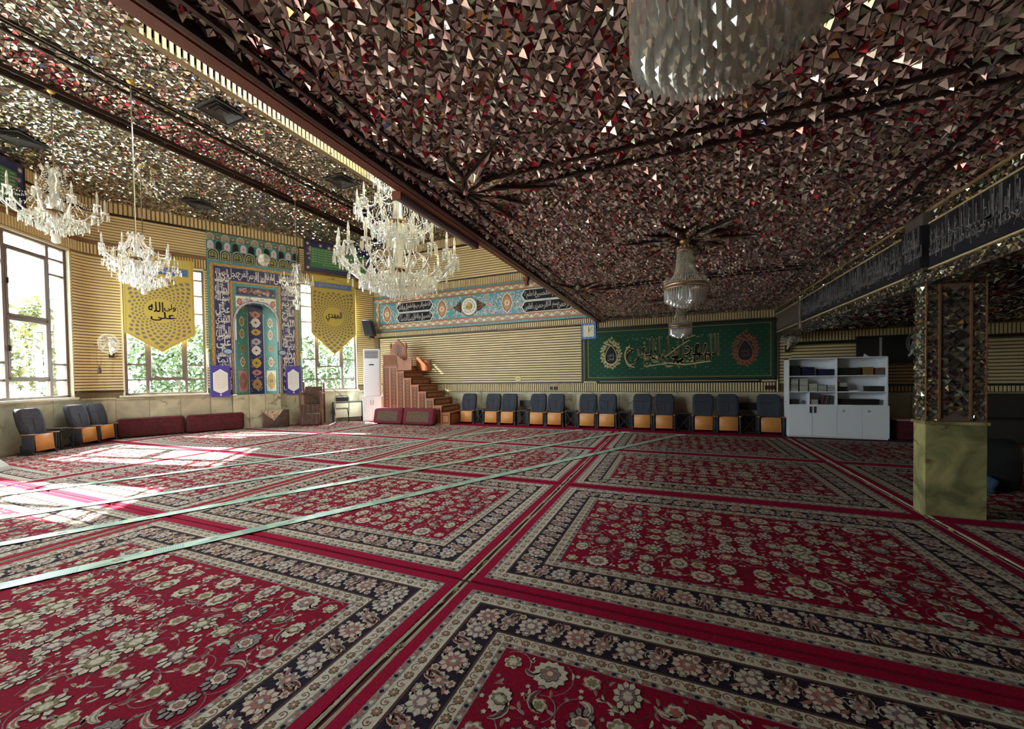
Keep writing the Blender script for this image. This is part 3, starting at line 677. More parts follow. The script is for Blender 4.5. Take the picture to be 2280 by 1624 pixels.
# ceiling vents
def vent(x, y, rz, lab):
    t = thing('ceiling_vent', lab, 'vent', (x, y, HZ), rz, 'square vents in the mirrored hall ceiling')
    b = MB(); b.box(-.28, .28, -.28, -.25, -.05, -.03); b.box(-.28, .28, .25, .28, -.05, -.03); b.box(-.28, -.25, -.25, .25, -.05, -.03); b.box(.25, .28, -.25, .25, -.05, -.03); b.build('vent_frame', M['blackmat'], t)
    for r_ in (.22, .15, .08):
        b = MB(); b.add([(-r_, -r_, -.035-r_*.1), (r_, -r_, -.035-r_*.1), (r_, r_, -.035-r_*.1), (-r_, r_, -.035-r_*.1), (-r_+.05, -r_+.05, -.03), (r_-.05, -r_+.05, -.03), (r_-.05, r_-.05, -.03), (-r_+.05, r_-.05, -.03)], [(0,1,5,4), (1,2,6,5), (2,3,7,6), (3,0,4,7)]); b.build('vent_louvre', M['blackmat'], t)
    b = MB(); b.box(-.26, .26, -.26, .26, -.03, -.02); b.build('vent_back', M['black'], t)
vent(-7.2, 4.38, 0, 'dark square ceiling vent nearest the brown beam, upper left')
vent(-7.2, 7.0, 0, 'dark square ceiling vent just left of the big chandelier')
vent(-11.5, 6.35, .5, 'dark square ceiling vent above the tiled prayer niche')
vent(-11.45, 3.3, .5, 'dark ceiling vent at the left edge above the left green sign')

# beam with mirror strips, column
bm = struct('trim_2')
b = MB(); b.box(2.32, 2.62, -4, 11.34, 2.32, 3.06); b.build('beam_body', M['grout'], bm)
mpx = lambda u, v_, h_: (2.32-h_, u, v_)
mb = MB(); mosaic(mb, -4, 11.3, 2.89, 3.03, .05, PI/4, lambda x, y: True, mpx, (.5, .4, .0, .05, .05, 0), .25, 5)
o = mb.build('mirror_strip', MIRH, bm); o['kind'] = 'stuff'
mb = MB(); mosaic(mb, -4, 11.3, 2.33, 2.44, .05, PI/4, lambda x, y: True, mpx, (.5, .4, .0, .05, .05, 0), .25, 6); o = mb.build('mirror_strip', MIRH, bm); o['kind'] = 'stuff'
mb = MB(); mosaic(mb, 2.32, 2.62, -4, 11.3, .06, PI/4, lambda x, y: True, mapd(2.32), (.5, .4, .0, .05, .05, 0), .25, 7); o = mb.build('soffit_mosaic', MIRH, bm); o['kind'] = 'stuff'
for z in (2.445, 2.885, 3.02): b = MB(); b.box(2.29, 2.32, -4, 11.34, z-.008, z+.008); b.build('beam_edge', M['slat'], bm)
colm = struct('column_1', loc=(2.30, 5.15, 0)); colm['label'] = 'square pillar with marble base and mirror mosaic shaft'
for nm, bx in (('marble_slab', (0, .44, -.01, .2, 0, .92)),): b = MB(); b.box(*bx); b.build('column_base', M['marble2'], colm)
b = MB(); b.box(-.015, .455, -.025, .215, .92, .95); b.build('base_cap', M['marble2'], colm)
b = MB(); b.box(.01, .43, .01, .19, .95, 2.34); b.build('shaft', M['grout'], colm)
mb = MB()
mosaic(mb, .0, .10, .96, 2.3, .048, PI/4, lambda x, y: True, lambda u, v_, h_: (u, .01-h_, v_), (.45, .42, .0, .08, .05, 0), .3, 11)
mosaic(mb, .34, .44, .96, 2.3, .048, PI/4, lambda x, y: True, lambda u, v_, h_: (u, .01-h_, v_), (.45, .42, .0, .08, .05, 0), .3, 12)
mosaic(mb, .12, .32, 1.0, 2.26, .075, PI/4, lambda x, y: True, lambda u, v_, h_: (u, .012-h_, v_), (.35, .55, .0, .05, .05, 0), .35, 13)
mosaic(mb, .01, .19, .96, 2.3, .055, PI/4, lambda x, y: True, lambda u, v_, h_: (.01-h_, u, v_), (.6, .2, .0, .15, .05, 0), .3, 14)
o = mb.build('mirror_mosaic', MIRH, colm); o['kind'] = 'stuff'
b = MB()
for x in (.105, .33): b.box(x-.008, x+.008, -.008, .01, .96, 2.3)
for z in (.97, 2.28): b.box(.105, .33, -.008, .01, z-.008, z+.008)
for x in (0, .432): b.box(x, x+.008, -.008, .01, .95, 2.32)
b.build('shaft_edging', M['cornice'], colm)
b = MB(); b.box(-.05, .5, -.06, .26, 2.32, 2.46); b.box(-.05, .02, -.06, .26, 2.86, 3.0); b.build('capital', M['grout'], colm)
mb = MB(); mosaic(mb, -.06, .26, 2.33, 2.45, .05, PI/4, lambda x, y: True, lambda u, v_, h_: (-.05-h_, u, v_), (.6, .3, 0, .05, .05, 0), .25, 15)
mosaic(mb, -.05, .5, 2.33, 2.45, .05, PI/4, lambda x, y: True, lambda u, v_, h_: (u, -.06-h_, v_), (.6, .3, 0, .05, .05, 0), .25, 16)
o = mb.build('capital_mosaic', MIRH, colm); o['kind'] = 'stuff'
# pilaster at the far end of the beam and the gas pipe
pl = struct('trim_3'); b = MB(); b.box(2.28, 2.5, 9.25, 9.4, 2.32, 2.95); b.build('pilaster', M['grout'], pl)
b = MB(); b.box(2.27, 2.29, 9.24, 9.27, 2.32, 2.95); b.build('pilaster_edge', M['mir'], pl)
b = MB(); b.tube([(2.33, 11.3, 1.0), (2.33, 11.3, 3.03)], .018, 6); b.build('cable_duct', M['slat'], pl)
# ------------------------------------------------------------------ rugs
RW, RD, RT = 3.605, 2.60, .013
def rug_mesh():
    mb = MB(); X, Y = RW/2, RD/2
    mb.box(-X, X, -Y, Y, 0, RT, 7)
    p = Pr(mb, floor=True, base=RT, eps=.0006)
    RED, CR, NV, TP, RS, OL, BR, BRD, MV = range(9)
    def ring(d0, d1, col, ly): p.frame(-X+d0, X-d0, -Y+d0, Y-d0, d1-d0, col, ly)
    ring(.07, .11, TP, 1); ring(.11, .185, CR, 1); ring(.185, .20, BR, 1); ring(.20, .40, NV, 1); ring(.40, .413, BR, 1); ring(.413, .475, CR, 1); ring(.475, .51, TP, 1)
    p.rect(-X+.51, X-.51, -Y+.51, Y-.51, RED, 1)
    R = random.Random(21)
    pal = [(BR, CR, TP, RS, CR), (BR, CR, OL, CR, RS), (NV, TP, CR, RS, OL), (BR, CR, RS, CR, BR), (BR, CR, MV, CR, RS)]
    sm = [(CR, RS, CR), (CR, OL, CR), (TP, CR, RS), (RS, CR, OL), (CR, MV, CR)]
    def mir(fn, x, y, rot):
        for sx in (1, -1):
            for sy in (1, -1):
                a = rot
                if sx < 0: a = PI-a
                if sy < 0: a = -a
                fn(x*sx, y*sy, a, sx*sy)
    # field: quarter layout mirrored
    fx, fy = X-.51, Y-.51
    spots = []
    nx, ny = 7, 4
    for i in range(nx):
        for j in range(ny):
            x = (i+.5)*fx/nx; y = (j+.5)*fy/ny
            x += (R.random()-.5)*.06; y += (R.random()-.5)*.05
            if (i+j) % 2 == 0: spots.append((x, y, .066+.022*R.random(), 0))
            else: spots.append((x, y, .04+.022*R.random(), 1))
    for (x, y, r, k) in spots:
        x = min(x, fx-r*1.1); y = min(y, fy-r*1.1)
        rot = R.random()*6.28; c = pal[R.randrange(5)]; nn = R.choice((9, 11, 13, 8)); sxx = R.choice((1, .8, .72))
        if k == 0:
            mir(lambda a, b, t, s: p.flower(a, b, r*1.12, c, 4, nn, t, sxx), x, y, rot)
        else:
            cc = sm[R.randrange(5)]; mir(lambda a, b, t, s: p.flower(a, b, r, cc, 4, 6, t), x, y, rot)
        # curling vine and leaves
        r2 = r+.035+.02*R.random(); tn = R.choice((-1, 1))*(2.2+R.random())
        vc = R.choice((TP, MV, BR))
        mir(lambda a, b, t, s: p.scroll(a, b, r2, t, tn*s, .005, vc, 2, 9, .8), x, y, rot)
        if R.random() < .55:
            L_ = .10+.07*R.random(); ox, oy = (r+.03)*math.cos(rot), (r+.03)*math.sin(rot)
            if abs(x+ox) < fx-.05 and abs(y+oy) < fy-.05 and 0 < x+ox and 0 < y+oy:
                bd = R.choice((-1, 1))*(1.6+R.random()*1.4); cc = R.choice(((CR, TP, CR), (CR, MV, BR), (TP, CR, RS)))
                mir(lambda a, b, t, s: p.leaf(a, b, L_, .034, t+1.2*s, bd*s, cc, 3, 6), x+ox, y+oy, rot)
        for q in range(9):
            a_ = R.random()*6.28; d_ = r+.015+.06*R.random(); lx, ly_ = x+d_*math.cos(a_), y+d_*math.sin(a_)
            if not (0.01 < lx < fx-.02 and 0.01 < ly_ < fy-.02): continue
            cc = R.choice(((CR, TP), (TP, CR), (CR, RS), (CR, OL)))
            if R.random() < .5: mir(lambda a, b, t, s: p.leaf(a, b, .045, .016, t, .8*s, cc, 2, 4), lx, ly_, R.random()*6.28)
            else: mir(lambda a, b, t, s: p.star(a, b, .014, cc[0], 3, 5, .4, t), lx, ly_, 0)
    # main navy border
    def border(d, fn, step, jitter=0):
        for (a0, a1, fixed, ax) in ((-X+d, X-d, Y-d, 0), (-Y+d, Y-d, X-d, 1)):
            n = max(2, round((a1-a0)/step)); st = (a1-a0)/n
            for i in range(n+(1 if ax == 0 else 0)):
                if ax == 1 and i == 0: continue
                t = a0+i*st
                for sg in (1, -1):
                    if ax == 0: fn(t, fixed*sg, i, 0 if sg > 0 else PI)
                    else: fn(fixed*sg, t, i, -PI/2 if sg > 0 else PI/2)
    def bf(x, y, i, a):
        c = pal[(i*3) % 5]
        if i % 2 == 0: p.flower(x, y, .074, (RS, CR, RS, TP, OL) if i % 4 == 0 else (TP, CR, MV, CR, RS), 3, 10, a)
        else:
            p.flower(x, y, .052, (CR, TP, RS, CR), 3, 8, a)
            for s in (-1, 1): p.leaf(x+.02*math.cos(a), y+.02*math.sin(a), .10, .03, a+s*.7+(0 if s > 0 else PI), s*1.3, (CR, RS, BR), 2, 5)
    border(.30, bf, .135)
    def bs(x, y, i, a):
        o = (.066 if i % 2 else -.066); ux, uy = -math.sin(a), math.cos(a)
        p.flower(x+ux*o, y+uy*o, .026, sm[i % 5], 3, 6, a)
        p.leaf(x-ux*o*.9, y-uy*o*.9, .06, .02, a, .9, (TP, RS), 2, 4)
        p.scroll(x, y, .055, a, 3.6, .0045, CR if i % 3 else RS, 2, 8, .7)
        p.star(x-ux*o*1.1+.02*math.cos(a), y-uy*o*1.1+.02*math.sin(a), .016, CR, 3, 5, .4, a)
    border(.30, bs, .0675)
    def bc(x, y, i, a):
        if i % 2: p.flower(x, y, .026, (BR, OL, RS, CR), 2, 8, a)
        else:
            p.scroll(x, y, .026, a, 5.2, .004, BR, 2, 9, .5); p.star(x, y, .009, RS, 2, 5, .3, a)
    border(.147, bc, .055); border(.444, bc, .05)
    def bg_(x, y, i, a): p.star(x, y, .013, (RS, NV, CR)[i % 3], 2, 5, .3, a)
    border(.09, bg_, .033); border(.492, bg_, .03)
    return mb.mesh('rug', RUG)
rug_me = rug_mesh()
fr_m = MB(); R_ = random.Random(3)
for i in range(70):
    y = -RD/2+RD*i/70+R_.random()*.02; x = .008+.014*R_.random(); e = y+(R_.random()-.5)*.09
    fr_m.tube([(0, y, .006), (x*.6, y+.02, .008), (x, e, .008)], .0035, 4, 0)
for dx in (.006, .013, .020): fr_m.tube([(dx+.004*math.sin(k*1.7+dx*90), -RD/2+RD*k/14, .006) for k in range(15)], .005, 5, 0)
for k in range(5):
    y = -1.2+k*.55+.1*R_.random()
    for q in range(7): fr_m.tube([(.012, y, .011), (.02+R_.random()*.03, y+(R_.random()-.3)*.05, .016), (.02+R_.random()*.016, y+(R_.random()-.3)*.09, .012)], .0022, 3, 0)
fringe_me = fr_m.mesh('fringe', mat('rug_fringe', (0.42, 0.38, 0.27), .9))
cols_ = [(4.14, 'far right of the pillar'), (.46, 'right of the middle seam'), (-3.22, 'left of the middle seam'), (-6.90, 'second left of the middle seam'), (-10.58, 'third left of the middle seam'), (-14.26, 'by the left windows')]
rows_ = [(-1.60, 'behind the camera row'), (1.07, 'nearest row'), (3.70, 'second row from the front'), (6.35, 'third row from the front'), (9.0, 'row before the grey seats')]
def clip_rug(x, y):
    c = [(x+sx*RW/2, y+sy*RD/2) for sx in (-1, 1) for sy in (-1, 1)]
    return all(in_room(*q) for q in c), any(in_room(*q) for q in c)
qn = Vector((-.8788, .4772, 0)); wn = Vector((-.819, -.574, 0))
for ix, (x, cn_) in enumerate(cols_):
    for iy, (y, rn) in enumerate(rows_):
        full, some = clip_rug(x, y)
        if not some and not in_room(x, y): continue
        if ix == 5 and iy < 3 and not in_room(x+1.0, y): continue
        if x > 3 and iy == 0: continue
        me = rug_me
        if not full or ix >= 4:
            bmm = bmesh.new(); bmm.from_mesh(rug_me)
            for (P0, nn) in ((Vector((QO[0], QO[1], 0)), qn), (Vector((WO[0], WO[1], 0)), wn)):
                co = P0-nn*.07-Vector((x, y, 0))
                bmesh.ops.bisect_plane(bmm, geom=bmm.verts[:]+bmm.edges[:]+bmm.faces[:], plane_co=co, plane_no=nn, clear_outer=True)
            me = bpy.data.meshes.new('rug'); bmm.to_mesh(me); bmm.free()
            for m_ in RUG: me.materials.append(m_)
            if len(me.polygons) < 20: continue
        t = thing('floral_rug', 'red floral rug %s, %s' % (cn_, rn), 'rug', (x, y, 0.0), 0, 'red floral rugs laid in rows')
        obj('pile', me, t)
        if ix < 4:
            obj('fringe', fringe_me, t, (RW/2, 0, 0), 0); obj('fringe', fringe_me, t, (-RW/2, 0, 0), PI)
# last maroon runner under the seats
b = MB(); b.box(-6.5, 2.2, 10.34, 11.3, 0, .012); o = b.build('carpet_runner', RUG[7]); tag(o, 'plain dark red carpet runner under the row of grey seats', 'carpet')

# ------------------------------------------------------------------ green prayer-line strips
def strip(x, y, L, lab):
    ang = math.radians(90-26.9); t = thing('prayer_strip', lab, 'cloth strip', (x, y, .0225), ang, 'green prayer line strips across the rugs')
    mb = MB(); W = .070; n = int(L/.62)
    mb.box(0, L, -W, W, 0, .0015, PI_['mint']); p = Pr(mb, floor=True, base=.0016, eps=.0004)
    R = random.Random(int(x*100))
    for i in range(n):
        a = i*.62
        p.rect(a, min(a+.2, L), -W*.93, W*.93, 'mintb', 1)
        for q in range(12): p.rect(a+.01+q*.0155, a+.016+q*.0155, -W*.8, W*.8, 'mint', 2)
        p.poly([(a+.24, -W*.9), (a+.40, -W*.9), (a+.36, -W*.1), (a+.30, -W*.2)], 'mintb', 1); p.poly([(a+.40, W*.9), (a+.58, W*.9), (a+.54, W*.05), (a+.46, W*.3)], 'mintb', 1)
        p.poly([(a+.37, 0), (a+.41, -W*.45), (a+.45, 0), (a+.41, W*.45)], 'cell', 2); p.poly([(a+.39, 0), (a+.41, -W*.22), (a+.43, 0), (a+.41, W*.22)], 'mint', 3)
    mb.build('woven_band', PM, t)
    return t
dx, dy = math.cos(math.radians(63.1)), math.sin(math.radians(63.1))
for (ex, ey, L, lab, ln) in ((.07, 9.95, 11.6, 'pale green patterned strip nearest the camera, crossing the middle seam', 1), (-1.20, 10.06, 11.6, 'second pale green strip from the camera', 1), (-2.40, 10.12, 11.0, 'third pale green strip from the camera', 1),
                         (-4.30, 9.48, 8.5, 'fourth pale green strip, nearest the tiled niche', 1)):
    st = strip(ex-dx*L, ey-dy*L, L, lab)
    b = MB(); b.box(-.03, .16, -.06, .06, 0, .003); o = b.build('paper_tape', M['paper'], None, loc=(ex, ey, .024), rz=math.radians(15)); tag(o, 'white paper tape at the end of the %s' % (lab.split(',')[0].replace('pale green', 'green').replace(' patterned', '')), 'paper', 'white tape at the strip ends')

# ------------------------------------------------------------------ tile frieze panel on the far wall
WORDS = ['اللهم', 'عجل', 'لوليك', 'الفرج', 'بسم الله', 'الرحمن', 'الرحيم', 'الحمد لله', 'رب العالمين', 'السلام عليك', 'محمد', 'على', 'انما', 'يريد الله', 'الصلاة', 'فاطمة', 'الحسين', 'المهدي', 'قل هو الله احد']
def tile_strip(p, x0, x1, y0, y1, a='turq', b_='teal', n=None, ly=1):
    horiz = (x1-x0) > (y1-y0); L = (x1-x0) if horiz else (y1-y0); n = n or int(L/.07)
    for i in range(n):
        t0 = i/n; t1 = (i+.82)/n; c = a if i % 2 else b_
        if horiz: p.rect(x0+L*t0, x0+L*t1, y0+.004, y1-.004, c, ly)
        else: p.rect(x0+.004, x1-.004, y0+L*t0, y0+L*t1, c, ly)
def chainband(p, x0, x1, y0, y1, base, c1, c2, edge, ly=1, st=.16):
    horiz = (x1-x0) > (y1-y0); p.rect(x0, x1, y0, y1, edge, ly); e = min(x1-x0, y1-y0)*.1; p.rect(x0+e, x1-e, y0+e, y1-e, base, ly+1)
    L = (x1-x0) if horiz else (y1-y0); n = max(2, int(L/st)); W = (y1-y0) if horiz else (x1-x0); m = (y0+y1)/2 if horiz else (x0+x1)/2
    pa = []; pb = []
    for i in range(n*6+1):
        t = i/(n*6); s = math.sin(t*n*PI); q = ((x0+L*t, m+s*W*.28) if horiz else (m+s*W*.28, y0+L*t)); pa.append(q)
        q = ((x0+L*t, m-s*W*.28) if horiz else (m-s*W*.28, y0+L*t)); pb.append(q)
    p.ribbon(pa, W*.1, c1, ly+2); p.ribbon(pb, W*.1, c2, ly+2)
    for i in range(n):
        t = (i+.5)/n; q = (x0+L*t, m) if horiz else (m, y0+L*t); p.star(q[0], q[1], W*.2, c1 if i % 2 else 'pink', ly+3, 6, .35)
def floral_bg(p, x0, x1, y0, y1, n, cols, seed, ly=2, r=(.03, .07), vine='white'):
    R = random.Random(seed)
    for i in range(n):
        x = x0+R.random()*(x1-x0); y = y0+R.random()*(y1-y0); rr = r[0]+R.random()*(r[1]-r[0])
        if not (x0+rr < x < x1-rr and y0+rr < y < y1-rr): continue
        a = R.random()*6.28
        p.scroll(x, y, rr*1.5 if (x0+rr*1.6 < x < x1-rr*1.6 and y0+rr*1.6 < y < y1-rr*1.6) else rr, a, R.choice((-1, 1))*4, rr*.16, vine, ly, 9, .6)
        p.flower(x, y, rr*.7, (R.choice(cols), R.choice(cols), R.choice(cols)), ly+1, 6, a)
def script_block(p, x0, x1, y0, y1, col, seed, ly=3, rows=1, words=3, bold=0.004):
    R = random.Random(seed)
    for r in range(rows):
        h = (y1-y0)/rows; yy = y0+h*(r+.5)
        ws = (x1-x0)/words
        for w_ in range(words):
            p.text(R.choice(WORDS), x0+ws*(w_+.5), yy+(R.random()-.5)*h*.12, h*.86, col, ly, width=ws*1.12, bold=bold)
t = thing('tile_panel', 'long turquoise tile panel with calligraphy cartouches on the far wall', 'tile panel', (-6.2, 11.35, 3.8))
mb = MB(); X0, X1, Z0, Z1 = -4.02, 4.02, -.64, .66
mb.box(X0, X1, -.03, -.0, Z0, Z1, PI_['brick']); p = Pr(mb, base=.031, eps=.0012)
tile_strip(p, X0, X1, Z0, Z0+.07); tile_strip(p, X0, X1, Z1-.07, Z1); tile_strip(p, X0, X0+.07, Z0, Z1); 
chainband(p, X0+.07, X1, Z0+.09, Z0+.27, 'ochre', 'white', 'teal', 'brick'); chainband(p, X0+.07, X1, Z1-.27, Z1-.09, 'ochre', 'white', 'teal', 'brick'); chainband(p, X0+.09, X0+.27, Z0+.2, Z1-.2, 'ochre', 'white', 'teal', 'brick')
p.rect(X0+.29, X1, Z0+.29, Z1-.29, 'lagoon', 1)
floral_bg(p, X0+.3, X1, Z0+.29, Z1-.29, 1000, ['white', 'pink', 'blue', 'ochre', 'lilac', 'turq', 'navy'], 4, 2, (.025, .06))
for (x, s) in ((-.93-.0+.0, 1), (0.55+.0, 1), (-3.4, .8), (3.9, .8)):
    if s == 1: x = {-.93: -1.07, .55: 1.34}[round(x, 2)]
    p.ogee(x, .0, .19, .33, 'white', 6); p.ogee(x, .0, .17, .30, 'brick', 7); p.ogee(x, 0, .13, .24, 'ochre', 8); p.star(x, 0, .12, 'white', 9, 8, .5); p.star(x, 0, .06, 'orange', 10, 6, .3)
X_ = -.02
for k in (-1, 1): p.poly([(X_+k*.3, -.2), (X_+k*.62, 0), (X_+k*.3, .2)] if k > 0 else [(X_+k*.3, .2), (X_+k*.62, 0), (X_+k*.3, -.2)], 'black', 6); p.star(X_+k*.7, 0, .07, 'orange', 7, 4, .5); [p.scroll(X_+k*(.36+.05*q), dz_*(.1-.02*q), .035, 0, 5, .01, 'ochre', 7, 7, .4) for q in range(4) for dz_ in (-1, 0, 1)]
p.star(X_, 0, .335, 'black', 7, 32, .12); p.star(X_, 0, .315, 'ochre', 8, 32, .12); p.disc(X_, 0, .275, 'white', 9, 32)
for k in range(12): a = 2*PI*k/12; p.text(WORDS[k % 8], X_+.20*math.cos(a), .20*math.sin(a), .11, 'black', 10, width=.12, rot=a-PI/2)
p.disc(X_, 0, .13, 'green', 11, 20); p.disc(X_, 0, .115, 'gold', 12, 20); p.text('الله', X_, 0, .13, 'dgreen', 13)
for i, (a, c) in enumerate(((-2.95, -1.45), (1.85, 3.45))):
    for j, (y0, y1) in enumerate(((.03, .34), (-.34, -.03))):
        p.cart(a-.03, c+.03, y0-.02, y1+.02, 'white', 6); p.cart(a, c, y0, y1, 'black', 7); script_block(p, a+.1, c-.1, y0+.02, y1-.02, 'white', 10+i*2+j, 8, 1, 4, .006)
mb.build('glazed_panel', PM, t)

# ------------------------------------------------------------------ green framed banner
t = thing('calligraphy_banner', 'long dark green banner with gold calligraphy in a black frame', 'banner', (-.04, 11.33, 2.06))
mb = MB(); X0, X1, Z0, Z1 = -2.34, 2.30, -.72, .70
mb.box(X0, X1, -.06, -.03, Z0, Z1, PI_['dgreen']); p = Pr(mb, base=.061, eps=.0012)
p.frame(X0+.07, X1-.07, Z0+.05, Z1-.05, .012, 'ochre', 1)
R = random.Random(8)
for i in range(46):
    for j in range(8):
        x = X0+.15+i*.098; z = Z0+.12+j*.16+(.08 if i % 2 else 0)
        if z < Z1-.1: p.ribbon([(x-.03, z-.03), (x, z), (x+.03, z-.03)], .008, 'green', 1)
def drop(x, cg, ci):
    for q in (0, 1):
        for k in range(26):
            a = 2*PI*(k+.5*q)/26; rr = (.245 if q else .31)+.02*math.cos(a*9); px, pz = x+rr*.86*math.cos(a), rr*1.22*math.sin(a)+(.05 if abs(a-PI/2) < .2 else 0)
            p.scroll(px, pz, .042, a, 4.5, .013, cg, 3, 7, .4); p.star(px, pz, .034, cg, 2, 5, .5, a)
    def tear(s): return [(x+s*.22*math.sin(2*PI*k/24)*abs(math.sin(PI*k/24))**.8, -.02-s*.29*math.cos(2*PI*k/24)*-1) for k in range(24)]
    p.poly(tear(1.0), cg, 4); p.poly(tear(.88), ci, 5); p.text('يا صاحب', x, -.03, .12, cg, 6, width=.17); p.text('الزمان', x, -.14, .10, cg, 6, width=.17)
drop(-1.62, 'tan', 'black'); drop(1.68, 'brick', 'black')
for (w_, x, z, hh_, wd) in (('الفرج', -.84, .0, .74, .76), ('لوليك', -.22, .03, .80, .72), ('عجل', .36, .06, .70, .60), ('اللهم', .80, .0, .86, .58), ('الفرج', -.50, -.22, .34, .5), ('اللهم', .50, -.24, .34, .8), ('على', .05, -.25, .3, .5)):
    p.text(w_, x, z, hh_, 'tan', 3, width=wd, bold=.015)
p.scroll(-.90, -.06, .34, PI*.7, 2.3, .03, 'tan', 4, 14, 1); p.ribbon([(-.6, -.36), (-.1, -.29), (.3, -.35), (.9, -.27)], .03, 'tan', 4); p.ribbon([(-.15, -.1), (.15, .14), (.42, .30)], .022, 'tan', 4); p.ribbon([(.3, .34), (.55, .42)], .02, 'tan', 4)
for k in range(18): p.star(-1.15+k*.125, .42*(1 if k % 2 else .9), .017, 'tan', 4, 4, .4)
for k in range(14): p.text('ب', -1.1+k*.16, .38 if k % 2 else -.42, .05, 'tan', 4)
mb.build('green_cloth', PM, t)
b = MB(); b.box(X0-.03, X1+.03, -.075, -.03, Z1, Z1+.04); b.box(X0-.03, X1+.03, -.075, -.03, Z0-.04, Z0); b.box(X0-.05, X0, -.075, -.03, Z0-.04, Z1+.04); b.box(X1, X1+.05, -.075, -.03, Z0-.04, Z1+.04); b.build('banner_frame', M['black'], t)

# ------------------------------------------------------------------ black calligraphy frieze on the beam
def frieze(loc, rz, x0, x1, z0, z1, seed, parent, nm='frieze_cloth'):
    mb = MB(); mb.box(x0, x1, -.01, 0, z0, z1, PI_['black']); p = Pr(mb, base=.0105, eps=.0006); L = x1-x0; n = max(1, round(L/.26))
    for i in range(n):
        R = random.Random(seed+i); x = x0+(i+.5)*L/n
        p.text(R.choice(WORDS), x, (z0+z1)/2+.05, (z1-z0)*.72, 'ash', 1, width=.30, bold=.005); p.text(R.choice(WORDS), x+.06, z0+(z1-z0)*.32, (z1-z0)*.42, 'ash', 2, width=.28, bold=.004)
        for k in range(3): p.rect(x-.1+k*.085, x-.092+k*.085, z0+.1, z1-.05, 'ash', 1)
    return mb.build(nm, PM, parent, loc=loc, rz=rz)
t = thing('calligraphy_frieze', 'black cloth frieze with pale calligraphy running along the right beam', 'frieze')
frieze((2.30, 0, 0), -PI/2, -9.2, -5.42, 2.46, 2.87, 1, t); frieze((2.30, 0, 0), -PI/2, -5.08, 2.5, 2.46, 2.87, 30, t)
frieze((2.235, 0, 0), -PI/2, -5.42, -5.08, 2.46, 2.87, 60, t)
for ye in (5.075, 5.415): b = MB(); b.box(2.236, 2.31, ye, ye+.01, 2.46, 2.87); b.build('frieze_return', P['black'], t)

# ------------------------------------------------------------------ mihrab (prayer niche)
t = thing('tiled_mihrab', 'tall tiled prayer niche with navy calligraphy border and muqarnas above', 'prayer niche', QO, QR)
ZX0, ZX1, MZ0, MZ1 = -4.84, -2.46, 1.05, 5.0; mx = (ZX0+ZX1)/2; aw = .56; ZA = 3.10; ZT = 3.86
def arch_pts(hw, zs, zt, n=12):
    r_ = []
    for k in range(n+1):
        u = k/n; x = -hw*(math.cos(u*PI/2))**.92; z = zs+(zt-zs)*(math.sin(u*PI/2)**.85 if u < .9 else (math.sin(.9*PI/2)**.85+(u-.9)/.1*(1-math.sin(.9*PI/2)**.85)))
        r_.append((mx+x, z))
    return r_+[(2*mx-q[0], q[1]) for q in reversed(r_[:-1])]
ap = arch_pts(aw, ZA, ZT)
PY = .09
def plate(y):
    mbp = MB(); hole = [(mx-aw, MZ0)]+ap+[(mx+aw, MZ0)]
    outer = []
    for q in hole:
        if q[1] <= ZA+1e-6: outer.append((ZX0 if q[0] < mx else ZX1, q[1]))
        else:
            u = (q[0]-(mx-aw))/(2*aw); outer.append((ZX0+(ZX1-ZX0)*u, MZ1))
    # corners
    H = hole; O = outer
    for i in range(len(H)-1):
        a, c, d, e = H[i], H[i+1], O[i+1], O[i]
        if e[1] < MZ1 and d[1] == MZ1: mbp.add([(a[0], -y, a[1]), (c[0], -y, c[1]), (d[0], -y, d[1]), (ZX0, -y, MZ1), (e[0], -y, e[1])], [(0, 1, 2, 3, 4)], PI_['teal'])
        elif e[1] == MZ1 and d[1] < MZ1: mbp.add([(a[0], -y, a[1]), (c[0], -y, c[1]), (d[0], -y, d[1]), (ZX1, -y, MZ1), (e[0], -y, e[1])], [(0, 1, 2, 3, 4)], PI_['teal'])
        else: mbp.add([(a[0], -y, a[1]), (c[0], -y, c[1]), (d[0], -y, d[1]), (e[0], -y, e[1])], [(0, 1, 2, 3)], PI_['teal'])
    for i in range(len(H)-1):
        a, c = H[i], H[i+1]; mbp.add([(a[0], -y, a[1]), (c[0], -y, c[1]), (c[0], .32, c[1]), (a[0], .32, a[1])], [(0, 3, 2, 1)], PI_['sea'])
    mbp.box(ZX0, ZX0+.002, -y, 0, MZ0, MZ1, PI_['teal']); mbp.box(ZX1-.002, ZX1, -y, 0, MZ0, MZ1, PI_['teal']); mbp.box(ZX0, ZX1, -y, 0, MZ1-.002, MZ1, PI_['teal'])
    return mbp
mbp = plate(PY); p = Pr(mbp, base=PY, eps=.0014)
def portal(d0, d1, fn, bottom=MZ0):
    fn(ZX0+d0, ZX0+d1, bottom, MZ1-d0); fn(ZX1-d1, ZX1-d0, bottom, MZ1-d0); fn(ZX0+d1, ZX1-d1, MZ1-d1, MZ1-d0)
portal(0, .05, lambda a, b_, c, d: tile_strip(p, a, b_, c, d, 'turq', 'teal'))
portal(.055, .145, lambda a, b_, c, d: chainband(p, a, b_, c, d, 'ochre', 'gold', 'brick', 'brick', 1, .11))
portal(.155, .53, lambda a, b_, c, d: p.rect(a, b_, c, d, 'navy', 1))
portal(.535, .60, lambda a, b_, c, d: chainband(p, a, b_, c, d, 'ochre', 'gold', 'brick', 'brick', 1, .09))
portal(.605, .66, lambda a, b_, c, d: tile_strip(p, a, b_, c, d, 'turq', 'teal'))
